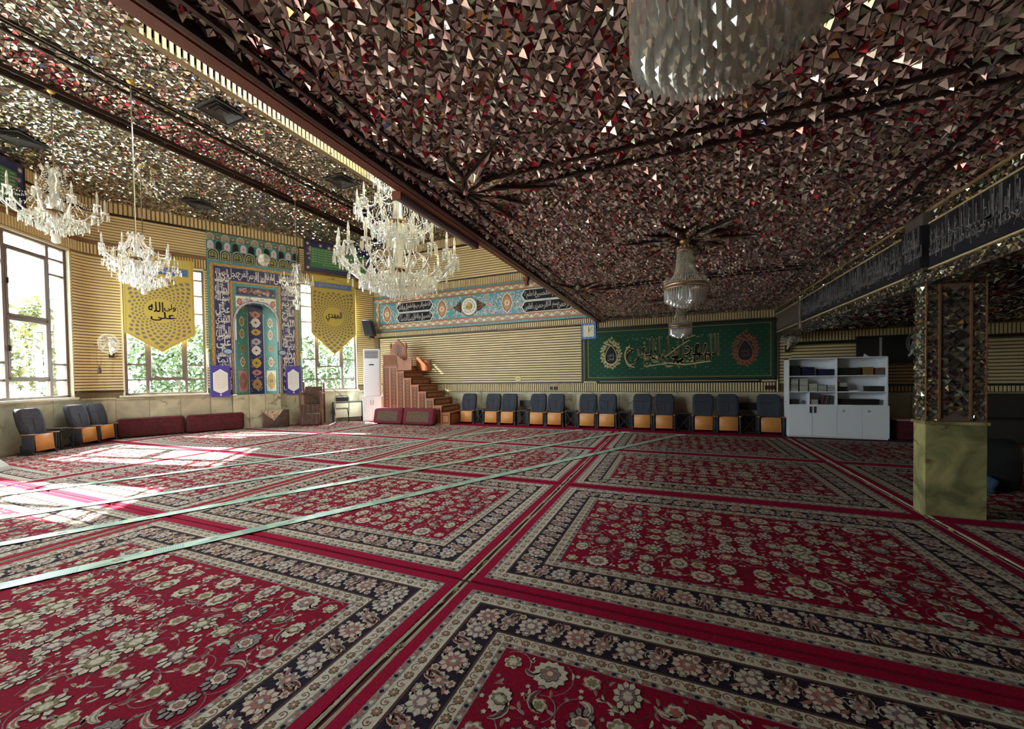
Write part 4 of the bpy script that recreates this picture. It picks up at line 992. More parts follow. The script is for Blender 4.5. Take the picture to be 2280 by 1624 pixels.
for side in (-1, 1):
    xx = mx+side*(mx-ZX0-.342)
    for i in range(11):
        z = 1.30+i*.325; p.text(WORDS[(i*3+side) % len(WORDS)], xx-.0, z, .33, 'white', 3, width=.34, bold=.006); p.text(WORDS[(i*5+2) % len(WORDS)], xx, z+.15, .17, 'white', 4, width=.30, rot=PI/2 if i % 2 else 0, bold=.004)
for i in range(6): p.text(WORDS[(i*2+1) % len(WORDS)], ZX0+.62+i*.235, MZ1-.34, .32, 'white', 3, width=.25, bold=.006)
ix0, ix1 = ZX0+.665, ZX1-.665
p.rect(ix0, ix1, ZT+.14, MZ1-.665, 'teal', 1)
p.rect(ix0, ix1, 4.05, MZ1-.67, 'lilac', 1); p.rect(ix0+.02, ix1-.02, 4.07, MZ1-.69, 'navy', 2); floral_bg(p, ix0+.03, ix1-.03, 4.08, MZ1-.7, 40, ['white', 'lilac', 'pink'], 9, 3, (.02, .04)); p.text('الرحمن الرحيم', mx-.05, 4.20, .20, 'orange', 8, width=.75, bold=.006)
# spandrel in white with floral
hole = [(mx-aw, ZA-.4)]+ap+[(mx+aw, ZA-.4)]
for i in range(len(hole)-1):
    a, c = hole[i], hole[i+1]
    if a[0] < mx: o1, o2 = (ix0, a[1]) , (ix0, c[1])
    else: o1, o2 = (ix1, a[1]), (ix1, c[1])
    if a[0] < mx and c[0] <= mx+1e-6: p.poly([o1, a, c, o2], 'white', 2)
    else: p.poly([a, o1, o2, c], 'white', 2)
p.rect(ix0, ix1, ZT, 4.03, 'white', 2)
R = random.Random(12)
for i in range(170):
    x = ix0+R.random()*(ix1-ix0); z = 3.15+R.random()*.85
    zz = np.interp(abs(x-mx), [0, .1, .3, .5, .56], [ZT, ZT-.07, ZT-.26, ZT-.5, ZA+.05])
    if z < zz+.05: continue
    p.scroll(x, z, .04, R.random()*6.28, 4, .008, R.choice(('black', 'brick', 'teal')), 3, 8, .5); p.star(x, z, .018, R.choice(('brick', 'pink', 'navy')), 4, 5, .4)
for s in (-1, 1): p.ogee(mx+s*.43, 3.86, .07, .11, 'brick', 6); p.ogee(mx+s*.43, 3.86, .045, .075, 'pink', 7)
p.ribbon([(q[0]+(-.03 if q[0] < mx else .03)*(1 if abs(q[0]-mx) > .02 else 0), q[1]+.02) for q in ([(mx-aw, MZ0)]+ap+[(mx+aw, MZ0)])], .035, 'lilac', 6)
p.ribbon([(q[0]+(-.05 if q[0] < mx else .05)*(1 if abs(q[0]-mx) > .02 else 0), q[1]+.04) for q in ([(mx-aw, MZ0)]+ap+[(mx+aw, MZ0)])], .012, 'navy', 7)
mbp.build('tiled_surround', PM, t)
# niche back with three panels (recessed facets)
nb = MB(); D = .30
xs = [mx-aw, mx-aw*.36, mx+aw*.36, mx+aw]; ys = [.02, D, D, .02]
for i in range(3):
    nb.add([(xs[i], ys[i], MZ0-.01), (xs[i+1], ys[i+1], MZ0-.01), (xs[i+1], ys[i+1], ZT+.1), (xs[i], ys[i], ZT+.1)], [(0, 1, 2, 3)], PI_['navy'] if i == 1 else PI_['sea'])
def facet(i):
    m2 = MB(); L = math.hypot(xs[i+1]-xs[i], ys[i+1]-ys[i]); a = math.atan2(ys[i+1]-ys[i], xs[i+1]-xs[i]); pp = Pr(m2, base=.002, eps=.002); return m2, pp, L, a
def put(m2, i, a):
    Mx = Matrix.Translation((xs[i], ys[i], 0)) @ Matrix.Rotation(a, 4, 'Z')
    nb.add([tuple(Mx @ Vector(v_)) for v_ in m2.v], m2.f, 0); nb.m[-len(m2.f):] = m2.m
for i in (0, 2):
    m2, pp, L, a = facet(i); c = L/2
    floral_bg(pp, .02, L-.02, 1.1, 3.7, 90, ['white', 'turq', 'teal', 'gold'], 20+i, 1, (.018, .035), 'teal')
    for z, cc in ((1.45, ('pink', 'brick', 'navy') if i == 0 else ('white', 'gold', 'cell')), ): pp.rect(.08, L-.08, 1.12, 1.78, cc[0], 4); pp.ogee(c, 1.45, L*.3, .27, cc[1], 5); pp.flower(c, 1.45, .09, (cc[0], cc[2], 'ochre'), 6, 8)
    for z in (2.05, 2.92, 3.3): pp.ogee(c, z, .085, .16, 'white', 4); pp.ogee(c, z, .065, .12, 'ochre', 5); pp.flower(c, z, .035, ('brick', 'gold', 'white'), 6, 6)
    pp.flower(c, 2.48, .09, ('gold', 'ochre', 'brick'), 5, 8); pp.rect(.0, .03, 1.05, 3.6, 'lilac', 4); pp.rect(L-.03, L, 1.05, 3.6, 'lilac', 4)
    put(m2, i, a)
m2, pp, L, a = facet(1); c = L/2
floral_bg(pp, .02, L-.02, 1.1, 3.7, 70, ['white', 'turq', 'pink', 'lilac'], 40, 1, (.018, .03), 'lilac')
for z, cc, h_ in ((1.35, 'ochre', .22), (1.72, 'pink', .12), (2.02, 'gold', .2), (2.42, 'white', .2), (2.7, 'lilac', .14), (3.0, 'gold', .13), (3.3, 'white', .2), (3.55, 'pink', .14)):
    pp.ogee(c, z, .13, h_*.8, cc, 4); pp.flower(c, z, .06, ('brick' if cc != 'white' else 'lilac', cc, 'navy'), 5, 8)
put(m2, 1, a); nb.build('niche_recess', PM, t)
# muqarnas: three stepping rows of little arched cells
def cell_mesh(w_, h_, d, rim, fill, deco, point=True):
    m_ = MB(); n = 8; pts = [(-w_/2, 0)]+[(-w_/2+w_/2*(1-math.cos(PI/2*k/n)**1.0), h_*.5+h_*.5*math.sin(PI/2*k/n)) for k in range(n+1)]
    pts += [(-q[0], q[1]) for q in reversed(pts[:-1])]
    m_.extrude(pts, -d, 0, PI_[rim]); q = Pr(m_, base=d, eps=.002); sc = lambda s, dz: [(x*s, z*s+dz) for x, z in pts]
    q.poly(sc(.82, h_*.06), fill, 1); q.poly(sc(.62, h_*.14), 'cream' if fill != 'black' else 'dgreen', 2); q.poly(sc(.54, h_*.17), fill, 3)
    if deco == 'text': q.text('يا الله', 0, h_*.42, h_*.4, 'gold', 4, width=w_*.45, bold=.004)
    elif deco == 'flower': q.flower(0, h_*.45, w_*.2, ('white', 'pink', 'orange'), 4, 6)
    return m_.mesh('muqarnas_cell', PM)
rows = [(5.00, .30, .34, .16, [('grey', 'dgreen', 'text')], 8), (5.31, .24, .30, .11, [('teal', 'lilac', 'flower'), ('teal', 'black', '')], 12), (5.60, .19, .20, .06, [('cream', 'cell', 'flower'), ('grey', 'dgreen', 'flower')], 13)]
for (z, w_, h_, d, st, n) in rows:
    W = (ZX1-ZX0)/n; ms = [cell_mesh(W*.94, h_, d, *s) for s in st]
    for i in range(n): obj('muqarnas_cell', ms[i % len(ms)], t, (ZX0+W*(i+.5), 0, z))
b = MB(); b.box(ZX0, ZX1, -.05, 0, 5.0, 5.82); b.build('muqarnas_backing', P['teal'], t)
b = MB(); b.box(ZX0-.02, ZX1+.02, -.10, -.0, 5.0, 5.03); b.build('tile_ledge', P['turq'], t)
# stone base of the niche
for i, (a, c, y) in enumerate(((-4.84, -4.32, -.05), (-4.32, -3.92, -.20), (-3.92, -3.5, -.20), (-3.5, -3.08, -.20), (-3.08, -2.46, -.05))):
    b = MB(); b.box(a+.004, c-.004, y, -.0, 0, 1.04); b.build('marble_slab', M['marble'], t)
# wall plates, posters, lamps at the niche
def plate_oval(x, lab):
    q = thing('oval_plate', lab, 'plate', q2w(x, -.10)+(2.34,), QR, 'painted oval plates on the niche'); m_ = MB(); m_.extrude([(.13*math.cos(2*PI*k/20), .09*math.sin(2*PI*k/20)) for k in range(20)], -.025, 0, PI_['navy']); pp = Pr(m_, base=.026, eps=.002)
    pp.disc(0, 0, .115, 'teal', 1, 20, .078); pp.disc(0, 0, .09, 'lilac', 2, 20, .06); pp.text('يا على', 0, 0, .07, 'navy', 3, width=.12); m_.build('glazed_dish', PM, q)
plate_oval(-4.40, 'oval blue plate left of the niche arch'); plate_oval(-2.99, 'oval blue plate right of the niche arch')
def poster(x, wd, lab):
    q = thing('purple_poster', lab, 'poster', q2w(x, -.20 if x < -3.5 else -.12)+(1.46,), QR, 'purple prayer posters on the niche'); m_ = MB(); m_.box(-wd/2, wd/2, -.006, 0, -.46, .46, PI_['purple']); pp = Pr(m_, base=.0065, eps=.0014)
    pp.poly([(-wd*.38, -.26), (-wd*.2, -.31), (0, -.36), (wd*.2, -.31), (wd*.38, -.26), (wd*.38, .24), (wd*.2, .29), (0, .36), (-wd*.2, .29), (-wd*.38, .24)], 'white', 1)
    for k in range(9): pp.text('السلام عليك يا رسول الله وعلى', 0, .22-k*.052, .036, 'grey', 2, width=wd*.62 if k < 8 else wd*.3)
    pp.flower(0, -.40, .03, ('lilac', 'white'), 1, 8); pp.text('بسم الله', 0, .27, .035, 'purple', 2, width=wd*.2)
    m_.build('printed_sheet', PM, q)
poster(-4.60, .46, 'purple poster with white prayer text left of the niche'); poster(-2.70, .42, 'purple poster with white prayer text right of the niche')
for x, lab in ((-4.86, 'thin wall torch lamp at the left edge of the niche'), (-2.44, 'thin wall torch lamp at the right edge of the niche')):
    q = thing('torch_lamp', lab, 'wall lamp', q2w(x, -.12)+(2.3,), QR, 'torch lamps beside the niche'); m_ = MB(); m_.lathe([(.01, -.42), (.018, -.3), (.03, -.05), (.045, .02)], 8, 0); m_.build('stem', M['candle'], q); m_ = MB(); m_.lathe([(.0, .02), (.04, .03), (.045, .07), (.02, .10), (0, .11)], 8); m_.build('cap', M['gold'], q)
    m_ = MB(); m_.box(-.012, .012, 0, .06, -.02, .02); m_.build('bracket_arm', M['gold'], q)

# ------------------------------------------------------------------ hanging gold pentagon banners
def gold_banner(x0, x1, zt, zs, ztip, word, lab, seed):
    w_ = x1-x0; q = thing('gold_banner', lab, 'banner', q2w((x0+x1)/2, -.14)+(0,), QR, 'golden pointed banners in front of the windows')
    m_ = MB(); pts = [(-w_/2, zs), (0, ztip), (w_/2, zs), (w_/2, zt), (-w_/2, zt)]; m_.extrude(pts, -.006, 0, PI_['khaki']); p = Pr(m_, base=.0065, eps=.001)
    ins = [(x*.95, (z-zs)*.985+zs+.03) for x, z in pts]
    for i in range(5): a, c = ins[i], ins[(i+1) % 5]; p.ribbon([a, c], .014, 'ochre', 1)
    cx_, cz = 0, zs+(zt-zs)*.30; fw = w_*.42
    for ring in range(1, 13):
        r = .30+ring*.058*(1+ring*.035); nseg = 30
        for k in range(nseg):
            a = 2*PI*(k+(.5 if ring % 2 else 0))/nseg; x = cx_+r*math.cos(a); z = cz+r*math.sin(a); s = .018+ring*.0026
            lim = zs-(zs-ztip)*(1-abs(x)/(w_/2))+.10
            if abs(x) > fw-.0+.02 or z > zt-(zt-zs)*.27 or z < lim: continue
            ca, sa = math.cos(a), math.sin(a); st = r*PI/nseg*.78
            p.poly([(x-s*ca*1.25, z-s*sa*1.25), (x-sa*-st*.9*1-s*ca*.2, z+ca*-st*.9-s*sa*.2), (x+s*ca*1.1, z+s*sa*1.1), (x-sa*st*.9-s*ca*.2, z+ca*st*.9-s*sa*.2)], 'cell', 2)
    p.rect(-fw, fw, zt-(zt-zs)*.22, zt-(zt-zs)*.12, 'cell', 2); p.rect(-fw*.95, fw*.95, zt-(zt-zs)*.21, zt-(zt-zs)*.13, 'blue', 3); p.text('السلام عليك يا ابا صالح', 0, zt-(zt-zs)*.17, (zt-zs)*.06, 'khaki', 4, width=fw*1.5)
    for s in (-1, 1):
        for k in range(5): p.scroll(s*(.08+k*.08), zt-(zt-zs)*(.05+.012*k), .04, PI/2, s*4, .012, 'cell', 2, 9, .4)
    p.star(0, zt-(zt-zs)*.045, .05, 'cell', 2, 6, .4)
    if len(word) == 1: p.text(word[0], 0, cz, .34, 'black', 3, width=.52, bold=.008)
    else:
        p.text(word[0], -.10, cz+.10, .27, 'black', 3, width=.30, bold=.007); p.text(word[1], .19, cz+.10, .20, 'black', 3, width=.24, bold=.007); p.text(word[2], .04, cz-.15, .24, 'black', 3, width=.50, bold=.008)
    m_.build('banner_cloth', PM, q)
    m_ = MB(); m_.tube([(-w_/2-.03, 0, zt), (w_/2+.03, 0, zt)], .012, 6); m_.tube([(-w_/2, 0, zt), (0, .06, zt+.10), (w_/2, 0, zt)], .004, 4); m_.build('hanging_rod', M['gold'], q)
    m_ = MB()
    for i in range(34):
        t_ = i/33; x = -w_/2+w_*t_; z = zs-(zs-ztip)*(1-abs(x)/(w_/2)); m_.tube([(x, 0, z), (x, 0, z-.045)], .004, 4)
    o = m_.build('tassel_fringe', P['khaki'], q); o['kind'] = 'stuff'
gold_banner(-6.58, -5.14, 4.86, 2.78, 2.28, ('الله', 'ولى', 'على'), 'golden pointed banner with three stacked words, left of the niche', 1)
gold_banner(-2.14, -.70, 5.0, 3.03, 2.32, ('المهدي',), 'golden pointed banner with one word, right of the niche', 2)

# ------------------------------------------------------------------ green text signs
def green_sign(O, R, x0, x1, z0, z1, lab, fr_=True):
    f = w2w if O is WO else q2w; q = thing('green_sign', lab, 'sign', f((x0+x1)/2, -.05)+((z0+z1)/2,), R, 'green prayer text signs below the hall ceiling')
    w_, h_ = (x1-x0)/2, (z1-z0)/2; m_ = MB(); m_.box(-w_, w_, -.02, 0, -h_, h_, PI_['navy']); p = Pr(m_, base=.0205, eps=.0014)
    p.rect(-w_*.86, w_*.86, -h_*.74, h_*.62, 'green', 1); floral_bg(p, -w_*.97, -w_*.80, -h_*.6, h_*.7, 14, ['pink', 'white', 'cell'], 3, 2, (.03, .06), 'cell'); floral_bg(p, w_*.80, w_*.97, -h_*.6, h_*.7, 14, ['pink', 'white', 'cell'], 5, 2, (.03, .06), 'cell')
    for k in range(5): p.flower(-w_*.3+w_*.15*k, h_*.72, .07, ('pink', 'brick', 'white'), 2, 7)
    for xx, zz in ((-w_*.92, h_*.82), (w_*.92, h_*.8), (-w_*.92, -h_*.8), (-w_*.55, h_*.78), (w_*.5, -h_*.85)): p.flower(xx, zz, .055, ('lilac', 'pink', 'white'), 3, 6)
    for k in range(7): p.text('اللهم كن لوليك الحجة بن الحسن صلواتك عليه وعلى ابائه في هذه الساعة', 0 if k < 6 else -w_*.1, h_*.48-k*h_*.165, h_*.11, 'white', 3, width=w_*1.62 if k < 6 else w_*.8)
    m_.build('printed_board', PM, q)
    m_ = MB(); m_.box(-w_-.02, w_+.02, -.03, 0, h_, h_+.02); m_.box(-w_-.02, w_+.02, -.03, 0, -h_-.02, -h_); m_.box(-w_-.02, -w_, -.03, 0, -h_, h_); m_.box(w_, w_+.02, -.03, 0, -h_, h_); m_.build('sign_frame', M['blackmat'], q)
    return q
green_sign(QO, QR, -2.26, -.12, 5.12, 6.10, 'green sign with white prayer lines right of the niche, under the ceiling')
green_sign(WO, WR, -3.6, -1.50, 5.16, 6.08, 'green sign cut off by the left picture edge, above the left window')
# ------------------------------------------------------------------ auditorium seats
def rbox(x0, x1, y0, y1, z0, z1, r=.02, seg=2):
    bm_ = bmesh.new(); bmesh.ops.create_cube(bm_, size=1)
    for v_ in bm_.verts: v_.co = Vector(((x0+x1)/2+v_.co.x*(x1-x0), (y0+y1)/2+v_.co.y*(y1-y0), (z0+z1)/2+v_.co.z*(z1-z0)))
    bmesh.ops.bevel(bm_, geom=bm_.edges[:], offset=r, segments=seg, affect='EDGES', profile=.6)
    out = MB(); out.add([tuple(v_.co) for v_ in bm_.verts], [tuple(v_.index for v_ in f.verts) for f in bm_.faces]); bm_.free(); return out
def rob(name, m, parent, *a, **k):
    loc = k.pop('loc', (0, 0, 0)); rot = k.pop('rot', None); b = rbox(*a, **k); me = b.mesh(name, m, True); return obj(name, me, parent, loc, 0, rot)
def make_seat():
    t = thing('auditorium_seat', '', 'seat', (0, 0, 0))
    # backrest: curved padded shell, reclined
    m_ = MB(); n = 10; W = .24
    prof = [(.39, .0, .20), (.50, .01, .23), (.62, .035, .245), (.74, .06, .24), (.84, .085, .235), (.90, .10, .215), (.935, .108, .17)]
    ring = []
    for (z, y, w_) in prof:
        row = []
        for i in range(n+1):
            u = -1+2*i/n; row.append((w_*u, y+.12+.035*(1-u*u)-.02-.03*abs(u)**3*-1, z))
        ring.append(row)
    for r in range(len(ring)-1):
        for i in range(n): m_.add([ring[r][i], ring[r][i+1], ring[r+1][i+1], ring[r+1][i]], [(0, 1, 2, 3)])
    off = (0, .07, -.005)
    back = [[(x, y+.07+.03, z) for x, y, z in row] for row in ring]
    for r in range(len(ring)-1):
        for i in range(n): m_.add([back[r][i], back[r][i+1], back[r+1][i+1], back[r+1][i]], [(3, 2, 1, 0)])
        m_.add([ring[r][0], ring[r+1][0], back[r+1][0], back[r][0]], [(0, 1, 2, 3)]); m_.add([ring[r][n], ring[r+1][n], back[r+1][n], back[r][n]], [(3, 2, 1, 0)])
    for i in range(n): m_.add([ring[-1][i], ring[-1][i+1], back[-1][i+1], back[-1][i]], [(0, 1, 2, 3)])
    me = m_.mesh('backrest', M['chairf']); bm_ = bmesh.new(); bm_.from_mesh(me); bmesh.ops.remove_doubles(bm_, verts=bm_.verts[:], dist=.0005); bm_.to_mesh(me); bm_.free(); me.polygons.foreach_set('use_smooth', [True]*len(me.polygons))
    bk = obj('backrest', me, t)
    m_ = MB(); yy = lambda z: np.interp(z, [q[0] for q in prof], [q[1] for q in prof])+.128
    m_.tube([(-.22+.44*i/8, yy(.76)-.0+.0*abs(i-4), .76-.02*math.sin(PI*i/8)) for i in range(9)], .004, 4)
    for s in (-1, 1): m_.tube([(s*.03*0+s*.005, yy(.5), .5), (s*.005, yy(.6), .6), (s*.005, yy(.7), .73)], .004, 4) if s > 0 else None
    for s in (-1, 1): m_.tube([(s*(.15+.06*(k/5)**2), yy(.45+.05*k)-.004, .45+.045*k) for k in range(6)], .006, 4)
    m_.build('seam', M['black'], bk)
    rob('seat_pad', M['chairf'], t, -.205, .205, .02, .09, .09, .41, r=.02)
    o = rob('seat_panel', M['chairp'], t, -.20, .20, -.012, .0, -.17, .17, r=.004, seg=1, loc=(0, .0, .235), rot=(-.07, 0, 0))
    for s in (-1, 1):
        rob('side_panel', M['chairf'], t, s*.245-.022, s*.245+.022, -.02, .17, .10, .40, r=.018)
        rob('armrest', M['armw'], t, s*.245-.026, s*.245+.026, -.07, .2, .40, .425, r=.008, seg=1)
        b = MB(); b.box(s*.245-.02, s*.245+.02, .0, .2, 0.02, .2); b.box(s*.245-.02, s*.245+.02, -.03, .24, 0, .03); b.build('leg', M['blackmat'], t)
    b = MB(); b.box(-.22, .22, .10, .14, .1, .14); b.build('crossbar', M['blackmat'], t)
    return t
seat0 = make_seat(); used = [False]
def put_seat(x, y, rz, lab, grp, z=.012):
    if not used[0]: used[0] = True; seat0.location = (x, y, z); seat0.rotation_euler = (0, 0, rz); seat0['label'] = lab; seat0['group'] = grp; return seat0
    return dup(seat0, (x, y, z), rz, lab, grp)
ORD = ['first', 'second', 'third', 'fourth', 'fifth', 'sixth', 'seventh', 'eighth', 'ninth', 'tenth', 'eleventh', 'twelfth', 'thirteenth']
sx_ = [-6.03, -5.18, -4.64, -3.71, -3.17, -2.24, -1.70, -.79, -.25, .66, 1.20, 2.07]
for i, x in enumerate(sx_):
    put_seat(x, 10.66, 0, 'charcoal folding seat with orange panel, %s from the wooden pulpit' % ORD[i], 'grey folding seats along the far wall')
for i, tt in enumerate((1.97, .87, .34)):
    x, y = w2w(-tt, -.62); put_seat(x, y, WR, ('charcoal folding seat at the left picture edge below the window', 'charcoal folding seat beside the x frame table under the left window', 'charcoal folding seat nearest the long red cushions')[i], 'grey folding seats under the left window', .018)
def make_xtable():
    t = thing('side_table', '', 'table'); W, H, D = .145, .46, .30
    b = MB(); b.box(-W-.01, W+.01, 0, D, H-.02, H); b.build('table_top', M['blackmat'], t)
    for sx in (-1, 1):
        for y in (.01, D-.01): b = MB(); b.box(sx*W-.01, sx*W+.01, y-.01, y+.01, 0, H-.02); b.build('leg', M['blackmat'], t)
    for s in (-1, 1): b = MB(); b.bar((-W, .0, .02 if s > 0 else H-.04), (W, .0, H-.04 if s > 0 else .02), .012, .012); b.build('brace', M['blackmat'], t)
    b = MB(); b.box(-W, W, .005, .02, .02, .035); b.build('rail', M['blackmat'], t)
    b = MB(); b.box(-W, W, D-.02, D-.01, .05, H-.04); b.build('back_panel', M['black'], t)
    return t
xt0 = make_xtable(); first = True
for i, x in enumerate((-5.605, -4.175, -2.705, -1.245, .205, 1.635)):
    lab = 'black metal side table with crossed braces, %s from the wooden pulpit' % ORD[i]
    if i == 0: xt0.location = (x, 10.72, .012); xt0['label'] = lab; xt0['group'] = 'x frame side tables between seats'
    else: dup(xt0, (x, 10.72, .012), 0, lab, 'x frame side tables between seats')
x, y = w2w(-1.42, -.60); dup(xt0, (x, y, .018), WR, 'black side table with crossed braces between the seats under the left window', 'x frame side tables between seats')
for i, (x0, x1) in enumerate(((-3.95+.0, -3.4), (-4.35, -4.0))): pass
for (a, c, lab) in ((-4.42, -3.92, 'dark wooden shelf board behind the seats, second gap from the pulpit'), (1.45, 1.88, 'dark wooden shelf board behind the last grey seat')):
    t = thing('wall_shelf', lab, 'shelf', ((a+c)/2, 11.22, .55), 0, 'dark boards behind seats'); b = MB(); b.box(-(c-a)/2, (c-a)/2, -.05, .05, .0, .16); b.build('board', M['black'], t); b = MB(); b.box(-(c-a)/2, (c-a)/2, -.06, .05, .16, .175); b.build('lip', M['blackmat'], t)

# ------------------------------------------------------------------ carved wooden pulpit (minbar)
t = thing('wooden_minbar', 'carved reddish wooden pulpit with steps and a pointed backrest', 'pulpit', (0, 0, .0))
MY0, MY1 = 10.18, 11.24
levels = [(-8.86, -8.28, 1.90)]
xs_ = [-8.28, -8.02, -7.74, -7.46, -7.18, -6.90, -6.62, -6.33]; zs_ = [1.70, 1.48, 1.26, 1.045, .83, .61, .40]
def carved(x0, x1, z0, z1, parent, y=MY0):
    b = MB(); b.box(x0, x1, y, y+.04, z0, z1); pn = b.build('side_panel', M['wood'], parent)
    b = MB(); e = .03; b.box(x0, x1, y-.015, y, z1-e, z1); b.box(x0, x1, y-.015, y, z0, z0+e); b.box(x0, x0+e, y-.015, y, z0+e, z1-e); b.box(x1-e, x1, y-.015, y, z0+e, z1-e); b.build('panel_frame', M['carve'], pn)
    b = MB(); b.box(x0+e+.02, x1-e-.02, y-.004, y, z0+e+.02, z1-e-.02); b.build('panel_inset', M['wood2'], pn)
    b = MB(); p_ = Pr(b, base=.006, eps=.002); c = (x0+x1)/2; n = max(1, int((z1-z0-.1)/.11)); w_ = (x1-x0)/2-e-.03
    for k in range(n):
        z = z0+.05+(z1-z0-.1)*(k+.5)/n
        for s in (-1, 1): p_.scroll(c+s*w_*.45, z, w_*.42, PI/2, s*4.4, .012, 0, 1, 8, .3)
        p_.star(c, z+.05, .018, 0, 2, 5, .4)
    o = b.build('carving', M['carve'], pn); o.location = (0, y, 0); o['kind'] = 'stuff'; return pn
carved(-8.86, -8.57, 0.02, 1.86, t); carved(-8.57, -8.28, 0.02, 1.86, t)
for i in range(7): carved(xs_[i], xs_[i+1], .02, zs_[i]-.03, t)
for i in range(-1, 7):
    x0, x1, z = (-8.86, -8.28, 1.90) if i < 0 else (xs_[i], xs_[i+1], zs_[i])
    b = MB(); b.box(x0-.01, x1+.03, MY0-.02, MY1, z-.03, z); b.build('tread', M['wood'], t)
    zl = (zs_[i+1] if i+1 < 7 else 0.0)
    b = MB(); b.box(x1-.02, x1, MY0+.02, MY1-.02, zl, z-.03); r_ = b.build('riser', M['wood2'], t)
    b = MB(); b.box(x1, x1+.012, MY0+.08, MY1-.08, zl+.04, z-.07); b.build('riser_panel', M['wood'], r_)
b = MB(); b.box(-8.88, -8.84, MY0, MY1, 0, 1.9); b.build('end_panel', M['wood'], t)
b = MB()
for i in range(9):
    for j in range(4):
        x = -8.84+.54*i/9+.03; z = 1.93+.28*j/4+.035; b.bar((x-.03, MY0+.01, z-.035), (x+.03, MY0+.01, z+.035), .012, .012); b.bar((x+.03, MY0+.01, z-.035), (x-.03, MY0+.01, z+.035), .012, .012)
b.build('lattice_rail', M['carve'], t)['kind'] = 'stuff'
b = MB(); b.box(-8.86, -8.28, MY0+.02, MY0+.04, 1.9, 2.24); b.build('rail_panel', M['wood2'], t)
b = MB(); b.box(-8.88, -8.26, MY0-.01, MY0+.05, 2.22, 2.26); b.build('hand_rail', M['wood'], t)
b = MB(); pts = [(-8.26, 1.72), (-7.70, 1.72), (-7.70, 2.10), (-7.80, 2.12), (-7.95, 2.05), (-8.12, 2.16), (-8.26, 2.2)]
b.extrude(pts, MY1-.06, MY1-.02); b.build('far_arm', M['wood'], t)
for y in (MY0+.0,): b = MB(); b.extrude([(-8.28, 1.72), (-7.72, 1.72), (-7.70, 2.08), (-7.82, 2.12), (-7.98, 2.02), (-8.14, 2.12), (-8.28, 2.24)], y, y+.035); a_ = b.build('near_arm', M['wood'], t); b = MB(); pp = Pr(b, base=.004, eps=.002); [pp.scroll(-8.2+.13*k, 1.93, .05, 0, 5, .014, 0, 1, 8, .3) for k in range(4)]; o = b.build('carving', M['carve'], a_); o.location = (0, y, 0); o['kind'] = 'stuff'
b = MB(); crest = [(-8.86, 1.9), (-8.28, 1.9), (-8.27, 2.45), (-8.33, 2.56), (-8.45, 2.66), (-8.54, 2.74), (-8.57, 2.80), (-8.60, 2.74), (-8.69, 2.66), (-8.81, 2.56), (-8.87, 2.45)]
b.extrude(crest, MY0+.42, MY0+.48); cr = b.build('pointed_backrest', M['wood'], t)
b = MB(); pp = Pr(b, base=.004, eps=.003); [pp.scroll(-8.57+s*.11, 2.40+.12*k, .07, PI/2, s*5, .014, 0, 1, 8, .3) for s in (-1, 1) for k in (-1, 0, 1)]; pp.ogee(-8.57, 2.45, .08, .17, 0, 2); o = b.build('carving', M['wood2'], cr); o.location = (0, MY0+.42, 0); o['kind'] = 'stuff'
for x in (-8.88, -8.26): b = MB(); b.lathe([(.03, 1.9), (.035, 2.3), (.02, 2.42), (.045, 2.5), (.05, 2.56), (.03, 2.62), (.012, 2.66), (0, 2.69)], 10, c=(x, MY0+.45, 0)); b.build('finial_post', M['wood'], t, True)
b = MB(); pp = Pr(b, base=.002, eps=.004); pp.rect(-6.56, -6.38, .10, .30, 0, 1); o = b.build('step_emblem', M['carve'], t); o.location = (0, MY0-.015, 0)

# ------------------------------------------------------------------ cushions
def cushion(x, y, rz, w_, h_, lab, tilt, grp, mt='maroon', d=.22, pat=True):
    q = thing('floor_cushion' if pat else 'long_bolster', lab, 'cushion', (x, y, .03 if pat else .02), rz, grp)
    b = rbox(-w_/2, w_/2, -d/2, d/2, 0, h_, r=min(.09, d*.4), seg=4)
    b.v = [(vx*(1+.03*math.sin(vz/h_*PI)), vy+vz*tilt, vz*1.0) for vx, vy, vz in b.v]; b.build('cushion_cover', M[mt], q, True)
    if pat:
        m_ = MB(); m_.add([(-w_*.36, -d/2-.006, h_*.2), (w_*.36, -d/2-.006, h_*.2), (w_*.36, -d/2-.006, h_*.82), (-w_*.36, -d/2-.006, h_*.82)], [(0, 1, 2, 3)]); p_ = None
        m_.v = [(vx, vy+vz*tilt, vz) for vx, vy, vz in m_.v]; m_.build('woven_front', M['cushpat'], q)
    else:
        m_ = MB(); m_.tube([(-w_/2+.03, -d/2-.002, h_-.03), (w_/2-.03, -d/2-.002, h_-.03)], .008, 5); m_.v = [(vx, vy+vz*tilt, vz) for vx, vy, vz in m_.v]; m_.build('piping', M['maroon'], q)
cushion(-8.42, 9.88, .0, 1.12, .50, 'maroon cushion with brown woven front, left one before the pulpit', .22, 'maroon cushions leaning on the pulpit')
cushion(-7.26, 9.88, .0, 1.12, .50, 'maroon cushion with brown woven front, right one before the pulpit', .22, 'maroon cushions leaning on the pulpit')
for (s, lab) in ((-6.35, 'long dark red bolster nearest the left seats, under the window'), (-4.98, 'long dark red bolster nearest the prayer niche, under the window')):
    x, y = q2w(s+.25, -.22); cushion(x, y, QR, 1.32, .50, lab, .10, 'long red bolsters below the left window', 'maroond', .2, False)

